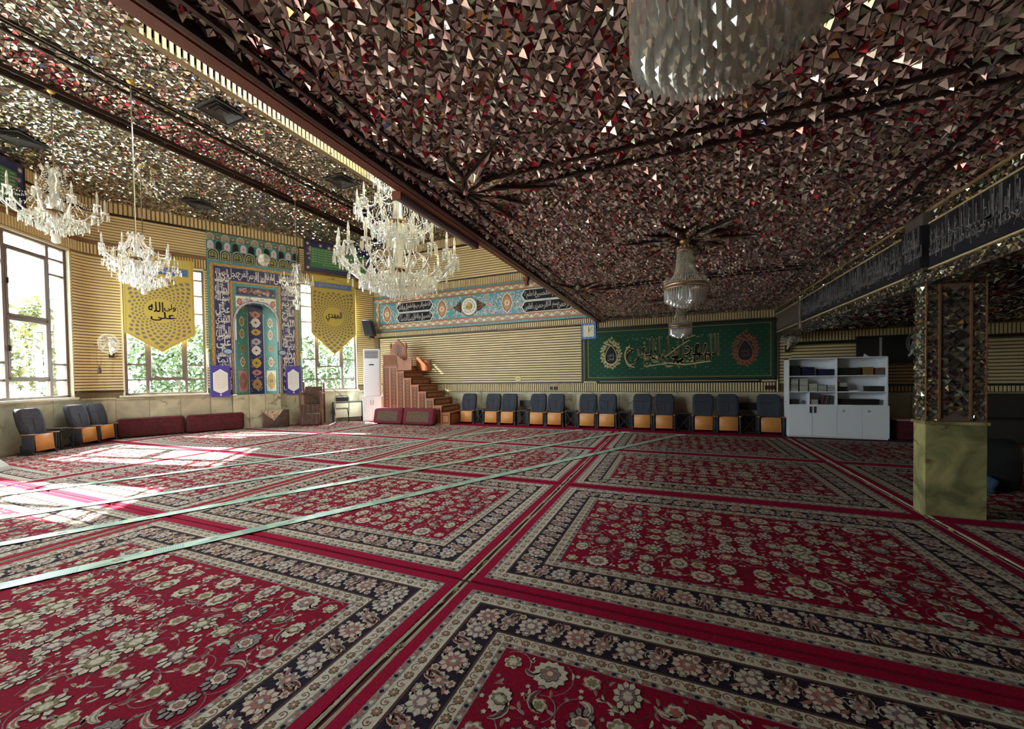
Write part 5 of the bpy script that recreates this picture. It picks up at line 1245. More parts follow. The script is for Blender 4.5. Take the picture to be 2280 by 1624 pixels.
# ------------------------------------------------------------------ air conditioner on its cabinet
t = thing('ac_cabinet', 'white two door base cabinet below the floor standing air conditioner', 'cabinet', (-9.56, 10.42, .02), math.radians(32)); C_ = t
b = MB(); b.box(-.31, .31, 0, .38, 0, .82); b.build('carcass', M['white'], t)
b = MB(); b.box(-.33, .33, -.02, .4, .82, .85); b.build('cabinet_top', M['white'], t)
for s in (-1, 1):
    b = MB(); b.box(min(0, s*.305)+.004, max(0, s*.305)-.004, -.016, 0, .01, .81); d = b.build('door', M['acwhite'], t); b = MB(); b.box(s*.04-.006, s*.04+.006, -.04, -.016, .55, .72); b.build('handle', M['chrome'], d)
t = thing('air_conditioner', 'tall white floor standing air conditioner beside the wooden pulpit', 'air conditioner', (-9.56, 10.42, .87), math.radians(32))
b = rbox(-.27, .27, .02, .34, 0, 1.62, r=.025); b.build('body', M['acwhite'], t, True)
b = MB(); b.box(-.22, .22, .012, .022, 1.3, 1.56); g = b.build('outlet_recess', M['blackmat'], t)
for k in range(6): b = MB(); b.box(-.22, .22, -.006, .018, 1.315+k*.042, 1.33+k*.042); b.build('louvre', M['acwhite'], g)
b = MB(); b.box(-.08, .08, .012, .02, 1.06, 1.10); b.build('display', M['black'], t); b = MB(); b.box(-.02, .02, .014, .02, 1.18, 1.19); b.build('badge', M['grey'], t)
# speakers
def speaker(x, y, z, rz, lab, s=1.0, tilt=.15):
    t = thing('wall_speaker', lab, 'loudspeaker', (x, y, z), rz)
    b = rbox(-.17*s, .17*s, -.13*s, .13*s, -.28*s, .28*s, r=.02); 
    for i, v_ in enumerate(b.v): b.v[i] = (v_[0]*(1+.0*v_[2])+v_[2]*-.16, v_[1]-v_[2]*tilt, v_[2])
    b.build('enclosure', M['blackmat'], t, True)
    b = MB(); b.box(-.15*s, .15*s, -.14*s, -.13*s, -.25*s, .25*s); b.v = [(vx+vz*-.16, vy-vz*tilt, vz) for vx, vy, vz in b.v]; b.build('grille', M['grey'] if 0 else M['chairf'], t)
    b = MB(); b.box(-.03, .03, .1, .32, -.33*s, -.27*s); b.box(-.02, .02, -.0, .03, -.38*s, -.28*s); b.build('bracket_arm', M['blackmat'], t)
speaker(-10.12, 10.95, 3.28, .25, 'black loudspeaker on the wall above the air conditioner')
x, y = q2w(-.06, -.16); speaker(x, y, 5.35, QR, 'dark slim loudspeaker at the right end of the green sign', .8, .0)
# minor wall items
t = thing('wall_clock', 'square wall clock with blue rim and pale face', 'clock', (-2.28, 11.30, 2.75)); m_ = MB(); m_.box(-.21, .21, -.05, 0, -.23, .23, PI_['blue']); p = Pr(m_, base=.051, eps=.002)
for k in range(12): a = 2*PI*k/12; r_ = .19/max(abs(math.cos(a)), abs(math.sin(a))); p.rect(r_*math.cos(a)-.013, r_*math.cos(a)+.013, r_*math.sin(a)-.013, r_*math.sin(a)+.013, 'lilac', 1)
p.rect(-.155, .155, -.165, .165, 'cream', 2); m_.build('clock_case', PM, t)
m_ = MB(); p = Pr(m_, base=.058, eps=.002); p.ribbon([(0, 0), (0, .105)], .012, 'black', 1); m_.build('hour_hand', PM, t); m_ = MB(); p = Pr(m_, base=.060, eps=.002); p.ribbon([(-.02, -.04), (.11, .11)], .008, 'black', 1); m_.build('minute_hand', PM, t)
m_ = MB(); p = Pr(m_, base=.057, eps=.002); [p.rect(.12*math.cos(PI/2*k)-.008, .12*math.cos(PI/2*k)+.008, .12*math.sin(PI/2*k)-.008, .12*math.sin(PI/2*k)+.008, 'black', 1) for k in range(4)]; m_.build('hour_marks', PM, t)['kind'] = 'stuff'
t = thing('wall_rosette', 'small round golden rosette on the ribbed far wall', 'rosette', (-4.52, 11.33, 1.40)); m_ = MB(); p = Pr(m_, base=.012, eps=.004); m_.extrude([(.1*math.cos(2*PI*k/20), .1*math.sin(2*PI*k/20)) for k in range(20)], -.012, 0, PI_['gold']); p.star(0, 0, .09, 'cream', 1, 12, .2); p.star(0, 0, .06, 'gold', 2, 8, .3); p.star(0, 0, .03, 'ochre', 3, 6, .3); m_.build('brass_disc', PM, t)
for i, x in enumerate((-3.45, -3.31)):
    t = thing('wall_socket', 'small dark wall socket above the seats, %s of the pair' % ('left' if i == 0 else 'right'), 'socket', (x, 11.325, 1.10), 0, 'wall sockets'); b = MB(); b.box(-.045, .045, -.015, 0, -.045, .045); b.build('plate', M['dark'], t); b = MB(); b.box(-.02, .02, -.02, -.015, -.02, .02); b.build('socket', M['black'], t)
for i, x in enumerate((2.12, 2.24)):
    t = thing('wall_switch', 'dark red wall switch left of the white pipe, %s one' % ('left' if i == 0 else 'right'), 'switch', (x, 11.32, 1.10), 0, 'wall switches'); b = MB(); b.box(-.05, .05, -.015, 0, -.05, .05); b.build('plate', M['maroond'], t); b = MB(); b.box(-.03, .03, -.02, -.015, -.03, .03); b.build('rocker', M['dark'], t)
t = thing('wooden_rod', 'thin brown wooden rod lying along the top of the ribbed panel', 'rod', (-3.85, 11.27, 2.955)); b = MB(); b.box(-1.35, 1.35, -.012, .012, -.012, .012); o = b.build('rod', M['cornice'], t); o.rotation_euler = (0, -.008, 0); b = MB(); b.box(-1.39, -1.35, -.016, .016, -.016, .016); b.build('end_stop', M['dark'], t)
t = thing('electric_box', 'dark square opening cover on the beam end near the wall', 'electrical box', (2.40, 11.3, 2.72)); b = MB(); b.box(-.06, .18, -.05, 0, -.18, .18); b.build('cover', M['dark'], t); b = MB(); b.box(-.08, .2, -.055, -.045, -.2, -.18); b.box(-.08, .2, -.055, -.045, .18, .2); b.box(-.08, -.06, -.055, -.045, -.18, .18); b.box(.18, .2, -.055, -.045, -.18, .18); b.build('rim', M['slat'], t)

# wall fans
def fan(x, y, z, rz, lab, R=.21, yawf=0.0, cm='grey'):
    t = thing('wall_fan', lab, 'fan', (x, y, z), rz)
    b = MB(); b.box(-.05, .05, -.03, 0, -.34, -.18); b.build('wall_bracket', M['blackmat'], t)
    b = MB(); b.tube([(0, -.03, -.26), (0, -.14, -.2), (0, -.18, -.02)], .025, 8); b.build('arm', M['candle'], t)
    b = MB(); b.lathe([(0, 0), (.06, .01), (.065, .1), (.03, .13), (0, .13)], 14); o = b.build('motor', M['candle'], t, True, (0, -.17, 0)); o.rotation_euler = (PI/2, 0, yawf); o.location = (0, -.2, 0)
    g = MB(); C = lambda a, r, d: (r*math.cos(a), r*math.sin(a), d)
    for (r, d) in ((R, 0), (R*.98, .03), (R*.7, .055), (R*.4, .065), (R*.98, -.03), (R*.6, -.05)): g.tube([C(2*PI*k/24, r, d) for k in range(25)], .0035, 4)
    for k in range(32):
        a = 2*PI*k/32; g.tube([C(a, .03, .068), C(a, R*.6, .06), C(a, R*.98, .03), C(a, R, 0), C(a, R*.98, -.03), C(a, R*.5, -.05)], .0016, 3)
    g.lathe([(0, .075), (.035, .07), (.035, .06), (0, .06)], 12)
    o = g.build('cage', M[cm], t); o.rotation_euler = (PI/2, 0, yawf); o.location = (0, -.34, 0)
    for k in range(4):
        m_ = MB(); a0 = k*PI/2
        pts = [(C(a0-.1, .04, .0)), (C(a0+.35, R*.86, .02)), (C(a0+.95, R*.84, -.02)), (C(a0+.5, .04, -.01))]
        m_.add(pts+[(p_[0], p_[1], p_[2]-.003) for p_ in pts], [(0, 1, 2, 3), (7, 6, 5, 4)]); o = m_.build('blade', M['crystald'], t); o.rotation_euler = (PI/2, 0, yawf); o.location = (0, -.34, 0)
x, y = q2w(-6.84, -.06); fan(x, y, 2.45, QR, 'clear wall fan between the two left windows', .25, .9, 'bulb')
fan(2.52, 11.26, 2.30, 0, 'grey wall fan above the white bookshelf', .20, .2)
fan(4.75, 11.26, 2.05, 0, 'dark wall fan half hidden behind the mirror pillar', .24, .5)
x, y = q2w(-7.0, -.2)
c_ = bez(.25); t = thing('hanging_tasbih', 'prayer beads hanging from a brass hook left of the wall fan', 'prayer beads', (c_.x+.15, c_.y-.12, 2.42), WR-.4)
b = MB(); b.tube([(0, .1, 0), (0, -.03, .0), (0, -.05, .03)], .012, 6); b.build('hook', M['gold'], t)
b = MB()
for k in range(40):
    a = 2*PI*k/40; b.octa((.05*math.sin(a)*(1 if k else 1), -.03, -.28+.27*math.cos(a)), .011, .011)
b.build('bead_loop', M['wood'], t)['kind'] = 'stuff'
b = MB(); b.lathe([(.01, 0), (.03, -.03), (.035, -.14), (.03, -.16), (0, -.16)], 8); b.build('tassel', M['brown'], t, loc=(0, -.03, -.55))

# ------------------------------------------------------------------ chairs and stand by the niche
t = thing('preacher_armchair', 'high wooden armchair draped in brown cloth beside the niche', 'armchair', (-10.70, 8.92, .02), math.radians(38))
for s in (-1, 1):
    b = MB(); b.box(s*.30-.025, s*.30+.025, .0, .05, 0, .98); b.build('front_leg', M['wood2'], t)
    b = MB(); b.box(s*.30-.025, s*.30+.025, .56, .61, 0, 1.36); b.build('rear_leg', M['wood2'], t)
    b = MB(); b.box(s*.30-.035, s*.30+.035, -.02, .6, .98, 1.02); b.build('armrest', M['wood2'], t)
    b = MB(); b.lathe([(.025, 0), (.035, .03), (.0, .07)], 8, c=(s*.30, .025, 1.02)); b.build('finial', M['wood2'], t)
rob('seat_cushion', M['brown'], t, -.27, .27, .02, .56, .52, .64, r=.04)
rob('back_cushion', M['brown'], t, -.26, .26, .50, .58, .64, 1.22, r=.03)
b = MB(); n = 12
for (y0, z0, y1, z1) in ((.0, .66, -.01, .38), (-.01, .36, -.14, .34), (-.14, .34, -.16, .04)):
    for i in range(n): 
        u0, u1 = -.27+.54*i/n, -.27+.54*(i+1)/n; w0, w1 = .012*math.sin(i*2.1), .012*math.sin((i+1)*2.1)
        b.add([(u0, y0+w0, z0), (u1, y0+w1, z0), (u1, y1+w1, z1), (u0, y1+w0, z1)], [(3, 2, 1, 0)])
b.build('draped_cloth', M['brown'], t)
rob('footstool_block', M['brown'], t, -.26, .26, -.13, .02, 0, .33, r=.02)
t = thing('draped_box', 'dark brown box with a patterned cloth corner draped over it', 'box', (-11.34, 8.20, .02), math.radians(45))
rob('box_body', M['dark'] if 0 else M['brown'], t, -.34, .34, 0, .30, 0, .52, r=.012, seg=1)
b = MB(); b.add([(-.38, -.012, .53), (.22, -.012, .53), (-.02, -.02, .20), (-.38, .32, .53), (.22, .32, .53)], [(0, 1, 4, 3), (0, 2, 1)]); b.build('patterned_cloth', mat('patterned_shawl', (.42, .32, .22), .9, var=.5, scale=35, col2=(.14, .06, .04)), t)
t = thing('folding_chair', 'black folding chair with metal tube frame beside the draped armchair', 'chair', (-10.15, 9.62, .02), math.radians(40))
for s in (-1, 1):
    b = MB(); b.tube([(s*.22, -.05, 0), (s*.22, .28, .52), (s*.22, .36, .80), (s*.18, .37, .88)], .013, 6); b.build('frame_tube', M['blackmat'], t)
    b = MB(); b.tube([(s*.20, .42, 0), (s*.20, .02, .46)], .013, 6); b.build('rear_leg', M['blackmat'], t)
b = MB(); b.tube([(-.18, .37, .88), (0, .40, .90), (.18, .37, .88)], .013, 6); b.build('top_rail', M['blackmat'], t)
rob('seat', M['blackmat'], t, -.21, .21, -.02, .38, .46, .49, r=.012); rob('backrest', M['chairf'], t, -.2, .2, .34, .37, .70, .84, r=.012)
t = thing('microphone_stand', 'chrome microphone stand with a long boom in front of the folding chair', 'microphone stand', (-10.02, 9.28, .02))
b = MB(); b.tube([(0, 0, .02), (0, 0, 1.08)], .012, 6); b.build('pole', M['chrome'], t)
for k in range(3): a = 2*PI*k/3+.4; b = MB(); b.tube([(0, 0, .07), (.24*math.cos(a), .24*math.sin(a), .0)], .010, 5); b.build('foot', M['chrome'], t)
b = MB(); b.tube([(.32, .05, .86), (0, 0, 1.08), (-.62, -.1, 1.44)], .009, 5); bo = b.build('boom', M['blackmat'], t)
b = MB(); b.tube([(-.62, -.1, 1.44), (-.70, -.11, 1.48)], .018, 7); b.build('microphone', M['blackmat'], bo)
t = thing('low_radiator', 'dark framed low panel heater under the window behind the folding chair', 'heater', q2w(-1.05, -.22)+(.02,), QR)
b = MB(); b.box(-.46, .46, 0, .06, .12, .62); b.build('panel', M['sill'], t); b = MB(); b.box(-.48, .48, -.01, .07, .62, .66); b.box(-.5, -.46, -.01, .07, 0, .66); b.box(.46, .5, -.01, .07, 0, .66); b.build('heater_frame', M['blackmat'], t)
t = thing('office_chair_arm', 'white cloth bundle lying beside the seat at the lower left edge', 'cloth', (-10.65, 2.36, .02), .5)
m_ = MB(); n, k_ = 14, 6
for i in range(n):
    for j in range(k_):
        def P_(i, j): a = 2*PI*i/n; r = (.46, .44, .36, .24, .12, .0)[min(j, 5)]*(1+.12*math.sin(i*2.3)); return (r*math.cos(a), r*math.sin(a), (.0, .06, .15, .23, .28, .30)[min(j, 5)]*(1+.15*math.sin(i*1.7)))
        if j < 5: m_.add([P_(i, j), P_(i+1, j), P_(i+1, j+1), P_(i, j+1)], [(0, 1, 2, 3)])
t.name = 'cloth_bundle'; m_.build('cloth', M['cloth'], t, True)
t = thing('white_stand', 'white plastic stand partly seen at the lower left edge', 'stand', (-11.25, 2.10, .02), .2)
rob('top_slab', M['cloth'], t, -.42, .36, -.25, .25, .60, .66, r=.02); rob('column', M['white'], t, -.42, .02, -.2, .2, 0, .60, r=.03); rob('shelf_edge', M['cloth'], t, -.1, .36, -.22, .2, .46, .50, r=.01, seg=1)

# ------------------------------------------------------------------ white bookshelf
t = thing('white_bookshelf', 'long white bookshelf with open shelves above four closed doors', 'bookshelf', (2.37, 10.5, .012))
SW, SD, SH = 1.74, .38, 1.76; mid = .88
def bd(nm, *bx): b = MB(); b.box(*bx); return b.build(nm, M['white'], t)
bd('side_board', 0, .02, 0, SD, 0, SH); bd('side_board', SW-.02, SW, 0, SD, 0, SH); bd('divider', mid-.01, mid+.01, .0, SD, .70, SH); bd('top_board', 0, SW, 0, SD, SH-.02, SH+.0)
bd('back_board', .02, SW-.02, SD-.01, SD, 0, SH-.02); bd('base_board', .02, SW-.02, .02, SD, .0, .06)
for z in (.71, 1.0, 1.35):
    bd('shelf', .02, mid-.01, .005, SD-.01, z, z+.02); bd('shelf', mid+.01, SW-.02, .005, SD-.01, z, z+.02)
bd('small_divider', .38, .40, .01, SD-.01, .73, 1.0)
for i in range(4):
    x0, x1 = (.0, .44, .88, 1.31)[i], (.44, .88, 1.31, 1.76)[i]
    b = MB(); b.box(x0+.003, x1-.003, -.018, 0, .03, .72); d = b.build('door', M['white'], t)
    if i < 2: b = MB(); xh = x1-.04 if i == 0 else x0+.04; b.box(xh-.012, xh-.006, -.04, -.018, .55, .69); b.box(xh-.012, xh+.014, -.045, -.038, .55, .57); b.box(xh-.012, xh+.014, -.045, -.038, .67, .69); b.box(xh+.008, xh+.014, -.04, -.018, .55, .69); b.build('handle', M['blackmat'], d)
    else: b = MB(); b.box(x0+.09, x0+.12, -.03, -.018, .58, .62); b.build('lock', M['grey'], d)
BX, BY, BZ = 2.37, 10.5, .012
bmats = [mat('book_cover_%d' % i, c, .7) for i, c in enumerate(((.42, .42, .38), (.5, .48, .4), (.3, .32, .3), (.12, .05, .05), (.05, .06, .10), (.2, .15, .08)))]
pages = mat('book_pages', (.55, .52, .45), .9)
def book(x, y, z, w_, d, h, mi, lab, grp, rz=0.0, tilt=0.0):
    q = thing('book', lab, 'book', (x, y, z), rz, grp); q.rotation_euler = (0, tilt, rz)
    b = MB(); b.box(0, w_, 0, d, 0, h); b.build('cover', bmats[mi], q)
    return q
R_ = random.Random(31); cnt = 0
for si, (x, n) in enumerate(((.05, 10), (.225, 10), (.40, 6), (.565, 5), (.73, 5))):
    for k in range(n):
        book(BX+x+R_.random()*.006, BY+.04+R_.random()*.01, BZ+1.021+k*.0285, .145, .2, .026, R_.randrange(3), 'thick pale book lying %s from the bottom of the %s stack, middle left shelf' % (ORD[k], ORD[si]), 'stacked pale books on the middle left shelf')
for k in range(5): book(BX+.42, BY+.05, BZ+.731+k*.022, .14, .2, .02, R_.randrange(3), 'thin book lying %s from the bottom of the low stack, lower shelf' % ORD[k], 'low stack of books on the lower shelf')
for k in range(5): book(BX+.62+k*.035, BY+.05, BZ+.735, .02, .18, .2, 3+k % 3, 'leaning dark book, %s from the left, lower left shelf' % ORD[k], 'leaning books on the lower left shelf', 0, .22)
def sbox(nm, lab, x0, x1, z0, z1, m, tl=0.0):
    q = thing(nm, lab, 'box', (BX+(x0+x1)/2, BY+.06, BZ+z0), tl); w_ = (x1-x0)/2
    b = MB(); b.box(-w_, w_, 0, .24, 0, (z1-z0)*.72); b.build('box_base', m, q); b = MB(); b.box(-w_-.004, w_+.004, -.004, .244, (z1-z0)*.72, z1-z0); b.build('lid', m, q)
bb_ = mat('navy_box', (.012, .016, .05), .5)
sbox('storage_box', 'dark box at the left end of the top shelf', .06, .24, 1.371, 1.60, M['black']); sbox('storage_box', 'dark blue box in the middle of the top left shelf', .28, .50, 1.371, 1.56, bb_, .05); sbox('storage_box', 'dark blue box right of centre on the top left shelf', .59, .83, 1.371, 1.51, bb_, -.04)
sbox('storage_box', 'long black case on the top right shelf', .94, 1.30, 1.371, 1.53, M['black']); sbox('storage_box', 'mustard coloured bag on the top right shelf', 1.36, 1.52, 1.371, 1.54, mat('mustard', (.25, .15, .03), .8)); sbox('storage_box', 'brown box at the right end of the top shelf', 1.56, 1.70, 1.371, 1.52, mat('tan_box', (.15, .09, .07), .8))
sbox('storage_box', 'black box on the middle right shelf', .93, 1.08, 1.021, 1.12, M['black']); sbox('storage_box', 'white folded papers on the middle right shelf', 1.12, 1.3, 1.021, 1.04, M['paper']); sbox('storage_box', 'dark folded cloth at the right of the middle shelf', 1.45, 1.69, 1.021, 1.13, M['dark'], .06)
sbox('storage_box', 'low dark case on the bottom right shelf', 1.0, 1.62, .731, .85, M['black']); sbox('storage_box', 'small dark case on the bottom left shelf', .06, .22, .731, .83, M['dark'])
for k in range(4): book(BX+.94+k*.0, BY+.05, BZ+1.12+k*.022+.003, .13, .2, .02, R_.randrange(3), 'thin book lying %s from the bottom on the black box' % ORD[k], 'books on the black box')
# screen behind the shelf, red bin, dark bag
t = thing('wall_screen', 'large black screen on the far wall above the white bookshelf', 'screen', (4.6, 11.3, 1.92)); b = MB(); b.box(-.75, .75, -.05, 0, -.30, .34); b.build('panel', M['black'], t)
b = MB(); b.box(-.35, -.31, -.06, -.05, -.3, .3); b.build('pale_stripe', M['grey'], t); b = MB(); b.add([(-.68, -.055, -.28), (-.35, -.055, -.28), (-.62, -.055, -.05)], [(0, 1, 2)]); b.build('paper_corner', M['paper'], t)
t = thing('red_bin', 'dark red box with a pale lid right of the bookshelf', 'bin', (4.32, 10.62, .012)); b = rbox(0, .36, 0, .35, 0, .40, r=.03); b.build('body', M['maroond'], t, True); b = MB(); b.box(-.01, .37, -.01, .36, .40, .43); b.build('lid', mat('pink_lid', (.45, .25, .25), .6), t)
t = thing('dark_bag', 'dark bundle with a blue plastic bag behind the mirror pillar', 'bag', (3.42, 6.6, .014)); b = rbox(-.3, .32, -.25, .25, 0, .62, r=.16, seg=4); b.build('bundle', M['blackmat'], t, True)
b = rbox(-.26, .02, -.36, -.16, 0, .2, r=.07, seg=3); b.v = [(x+.02*math.sin(z*40+y*30), y+.02*math.sin(x*50), z) for x, y, z in b.v]; b.build('blue_bag', mat('blue_plastic', (.05, .12, .2), .3), t, True)
t = thing('dark_sofa', 'dark upholstered bench against the far wall behind the pillar', 'bench', (5.55, 10.8, .012)); rob('seat_base', M['dark'], t, -.1, 2.2, -.1, .4, 0, .45, r=.03); rob('bench_back', M['dark'], t, -.1, 2.2, .32, .46, .45, .95, r=.03)
# ------------------------------------------------------------------ crystal chandeliers with arms
drop_me = None; M['bronze'] = mat('bronze', (.22, .12, .05), .35, metal=.8)
def drop_mesh():
    m_ = MB(); m_.octa((0, 0, -.012), .008, .012); m_.prism((0, 0, -.026), .011, .085, 0, 5); return m_.mesh('crystal_drop', M['crystal'])
drop_me = drop_mesh()
def candle_mesh(h, r):
    m_ = MB(); m_.lathe([(0, .0), (r, .0), (r, h), (0, h)], 8, 0); m_.lathe([(r*.5, h), (r*1.0, h+r*1.6), (r*.8, h+r*3.2), (r*.15, h+r*6.5), (0, h+r*6.8)], 8, 1); return m_.mesh('candle', [M['candle'], M['bulb']], True)
def dish_mesh(r):
    m_ = MB(); m_.lathe([(.006, -.03), (r*.35, -.01), (r, .012), (r*1.02, .018), (r*.4, .008), (0, .006)], 12); return m_.mesh('drip_pan', M['crystal'], True)
def chandelier(x, y, ztop, zc, tiers, lab, body_top, body_bot, core=.12, rod='chrome', bulb=False, dropn=6):
    """tiers: (height, radius, arms)"""
    t = thing('crystal_chandelier', lab, 'chandelier', (x, y, ztop), 0, 'crystal chandeliers in the tall hall'); t.location = (x, y, ztop)
    Z = lambda z: z-ztop
    b = MB(); b.tube([(0, 0, 0), (0, 0, Z(body_top))], .010, 6); b.build('hanging_rod', M[rod], t)
    b = MB(); b.lathe([(.0, 0), (.06, -.005), (.05, -.03), (.02, -.05), (0, -.05)], 12); b.build('ceiling_rose', M['gold'], t, True)
    b = MB(); H = body_top-body_bot; prof = [(.02, 0), (core*.5, -.04*H), (core*.25, -.1*H), (core*.55, -.22*H), (core*.3, -.3*H), (core*.4, -.45*H), (core*.8, -.55*H), (core*.45, -.63*H), (core*.3, -.75*H), (core*.5, -.82*H), (.01, -.92*H), (0, -H)]
    b.lathe([(r, z+Z(body_top)) for r, z in prof], 12); b.build('glass_stem', M['crystal'], t, True)
    cr = MB(); R = random.Random(int(abs(x*100)+zc*10))
    # crown plates at the top and swags of beads
    for k in range(8): a = 2*PI*k/8; cr.octa((core*.9*math.cos(a), core*.9*math.sin(a), Z(body_top)-.03), .03, .05)
    for (z, rad, n) in tiers:
        s = rad/.65; s = max(.6, min(1.2, s)); cm = candle_mesh(.11*s+.03, .016*s+.002); dm = dish_mesh(.06*s)
        b = MB(); b.lathe([(.02, 0), (core*.75, .01), (core*.85, -.03), (core*.5, -.06), (0, -.06)], 14); b.build('arm_hub', M['bronze'], t, True, (0, 0, Z(z)-.16*s))
        for k in range(n):
            a = 2*PI*k/n+(.2 if n % 2 else 0); e = MB(); P_ = []
            for i in range(9):
                u = i/8; r_ = core*.6+(rad-core*.6)*u; zz = -.16*s-.16*s*math.sin(u*PI*.95)+.14*s*u**3; P_.append((r_, 0, zz))
            P_[-1] = (rad, 0, -.02); e.tube(P_, .011*s+.002, 5)
            Pq = [(core+(rad*.55-core)*i/6*1.0, 0, -.12*s+.16*s*math.sin(i/6*PI)) for i in range(7)]; e.tube(Pq, .007*s, 4)
            ar = obj('arm', e.mesh('arm', M['crystal'], True), t, (0, 0, Z(z)), a)
            obj('drip_pan', dm, ar, (rad, 0, 0)); obj('candle', cm, ar, (rad, 0, .01))
            for q in range(dropn):
                aa = 2*PI*q/dropn; lx, ly_ = rad+.055*s*math.cos(aa), .055*s*math.sin(aa); wx, wy = lx*math.cos(a)-ly_*math.sin(a), lx*math.sin(a)+ly_*math.cos(a)
                cr.octa((wx, wy, Z(z)-.012), .008, .012); cr.prism((wx, wy, Z(z)-.026), .011*s, .10*s+.02*R.random(), 0, 5, R.random())
            for (fr_, dz, L_) in ((.2, -.36*s, .13), (.35, -.27*s, .12), (.48, -.22*s, .12), (.6, -.31*s, .13), (.7, -.14*s, .11), (.82, -.24*s, .12)):
                rr = core*.6+(rad-core*.6)*fr_; wx, wy = rr*math.cos(a), rr*math.sin(a); cr.octa((wx, wy, Z(z)+dz), .009, .013); cr.prism((wx, wy, Z(z)+dz-.016), .012*s, L_*s, 0, 5, R.random())
            # bead swag from stem to arm end
            for q in range(14):
                u = q/14; rr = core*.7+(rad*.98-core*.7)*u; zz = Z(z)+(.30*s)*(1-u)**1.5-.05*math.sin(u*PI); cr.octa((rr*math.cos(a), rr*math.sin(a), zz), .009, .011)
                a2 = a+2*PI/n*u; cr.octa((rad*.97*math.cos(a2), rad*.97*math.sin(a2), Z(z)-.03-.10*s*math.sin(u*PI)), .008, .010)
        # basket beneath each tier
        for ring in range(4):
            rr = rad*(.66-.16*ring); m_ = max(8, int(rr*2*PI/.05)); zz = Z(z)-.30*s-.055*ring
            for q in range(m_): a = 2*PI*(q+.5*ring)/m_; cr.octa((rr*math.cos(a), rr*math.sin(a), zz), .009, .012); cr.prism((rr*math.cos(a), rr*math.sin(a), zz-.014), .011*s, .09*s, 0, 5, a)
    # bead strands from the top crown
    n = 18; zt = Z(body_top)-.04; z1 = Z(max(q[0] for q in tiers))
    for k in range(n):
        a = 2*PI*k/n
        for q in range(12): u = q/12; rr = core*.8+core*1.4*u**2; cr.octa((rr*math.cos(a), rr*math.sin(a), zt+(z1-zt)*u*.95), .010, .014)
    o = cr.build('crystal_drops', M['crystal'], t); o['kind'] = 'stuff'
    for k in range(10):
        a = 2*PI*k/10; obj('crystal_drop', drop_me, t, (core*.9*math.cos(a), core*.9*math.sin(a), Z(body_bot)+.10*(body_top-body_bot)+.04*math.sin(k)))
    b = MB(); b.lathe([(0, 0), (.022, -.01), (.028, -.035), (.0, -.075)], 8) if not bulb else b.lathe([(0, 0), (.05, -.01), (.055, -.12), (.03, -.14), (0, -.14)], 10); b.build('bottom_finial', M['bulb'] if bulb else M['crystal'], t, True, (0, 0, Z(body_bot)))
    return t
chandelier(-4.15, 5.20, 7.62, 3.3, [(3.42, .92, 18), (4.16, .62, 14), (4.78, .42, 10)], 'very large three tier crystal chandelier hanging left of the brown beam', 5.2, 2.72, .22, dropn=7)
chandelier(-9.18, 3.0, 6.15, 4.3, [(4.36, .56, 10)], 'crystal chandelier with grey bulbs at far left near the left window', 4.92, 3.86, .15, bulb=True)
chandelier(-7.78, 3.4, 6.15, 3.4, [(3.50, .40, 8)], 'small crystal chandelier overlapping the top of the left golden banner', 3.78, 3.02, .10)
chandelier(-10.6, 4.75, 6.15, 3.9, [(3.98, .58, 10)], 'crystal chandelier with a white bottom bulb in front of the left golden banner', 4.32, 3.5, .13, bulb=True)
chandelier(-9.0, 7.2, 6.15, 4.0, [(4.02, .36, 8)], 'far crystal chandelier before the right edge of the prayer niche', 4.45, 3.42, .10, bulb=True)
t = thing('crystal_canopy', 'cluster of sparkling greenish crystals right under the hall ceiling', 'crystal lamp', (-10.45, 4.9, 6.1)); b = MB()
b.lathe([(0, 0), (.05, 0), (.05, -.02), (0, -.02)], 10); b.build('mount', M['gold'], t); b = MB(); R_ = random.Random(2)
for k in range(46):
    a = R_.random()*6.28; u = R_.random(); b.octa((.26*(1-u*.6)*math.cos(a), .26*(1-u*.6)*math.sin(a), -.05-.5*u), .022, .04)
b.build('crystal_leaves', M['crystal'], t)['kind'] = 'stuff'
t = thing('globe_pendant', 'small round crystal pendant hanging in front of the niche top', 'pendant lamp', (-10.61, 7.46, 6.15)); b = MB(); b.tube([(0, 0, 0), (0, 0, -1.12)], .006, 5); b.build('rod', M['chrome'], t)
b = MB(); b.lathe([(0, 0), (.05, 0), (.06, -.04), (0, -.05)], 10); b.build('ceiling_rose', M['grey'], t)
b = MB(); b.lathe([(.04, .0), (.13, -.06), (.16, -.16), (.13, -.27), (.05, -.35), (0, -.37)], 10); b.build('cut_glass_globe', M['crystal'], t, False, (0, 0, -1.12))

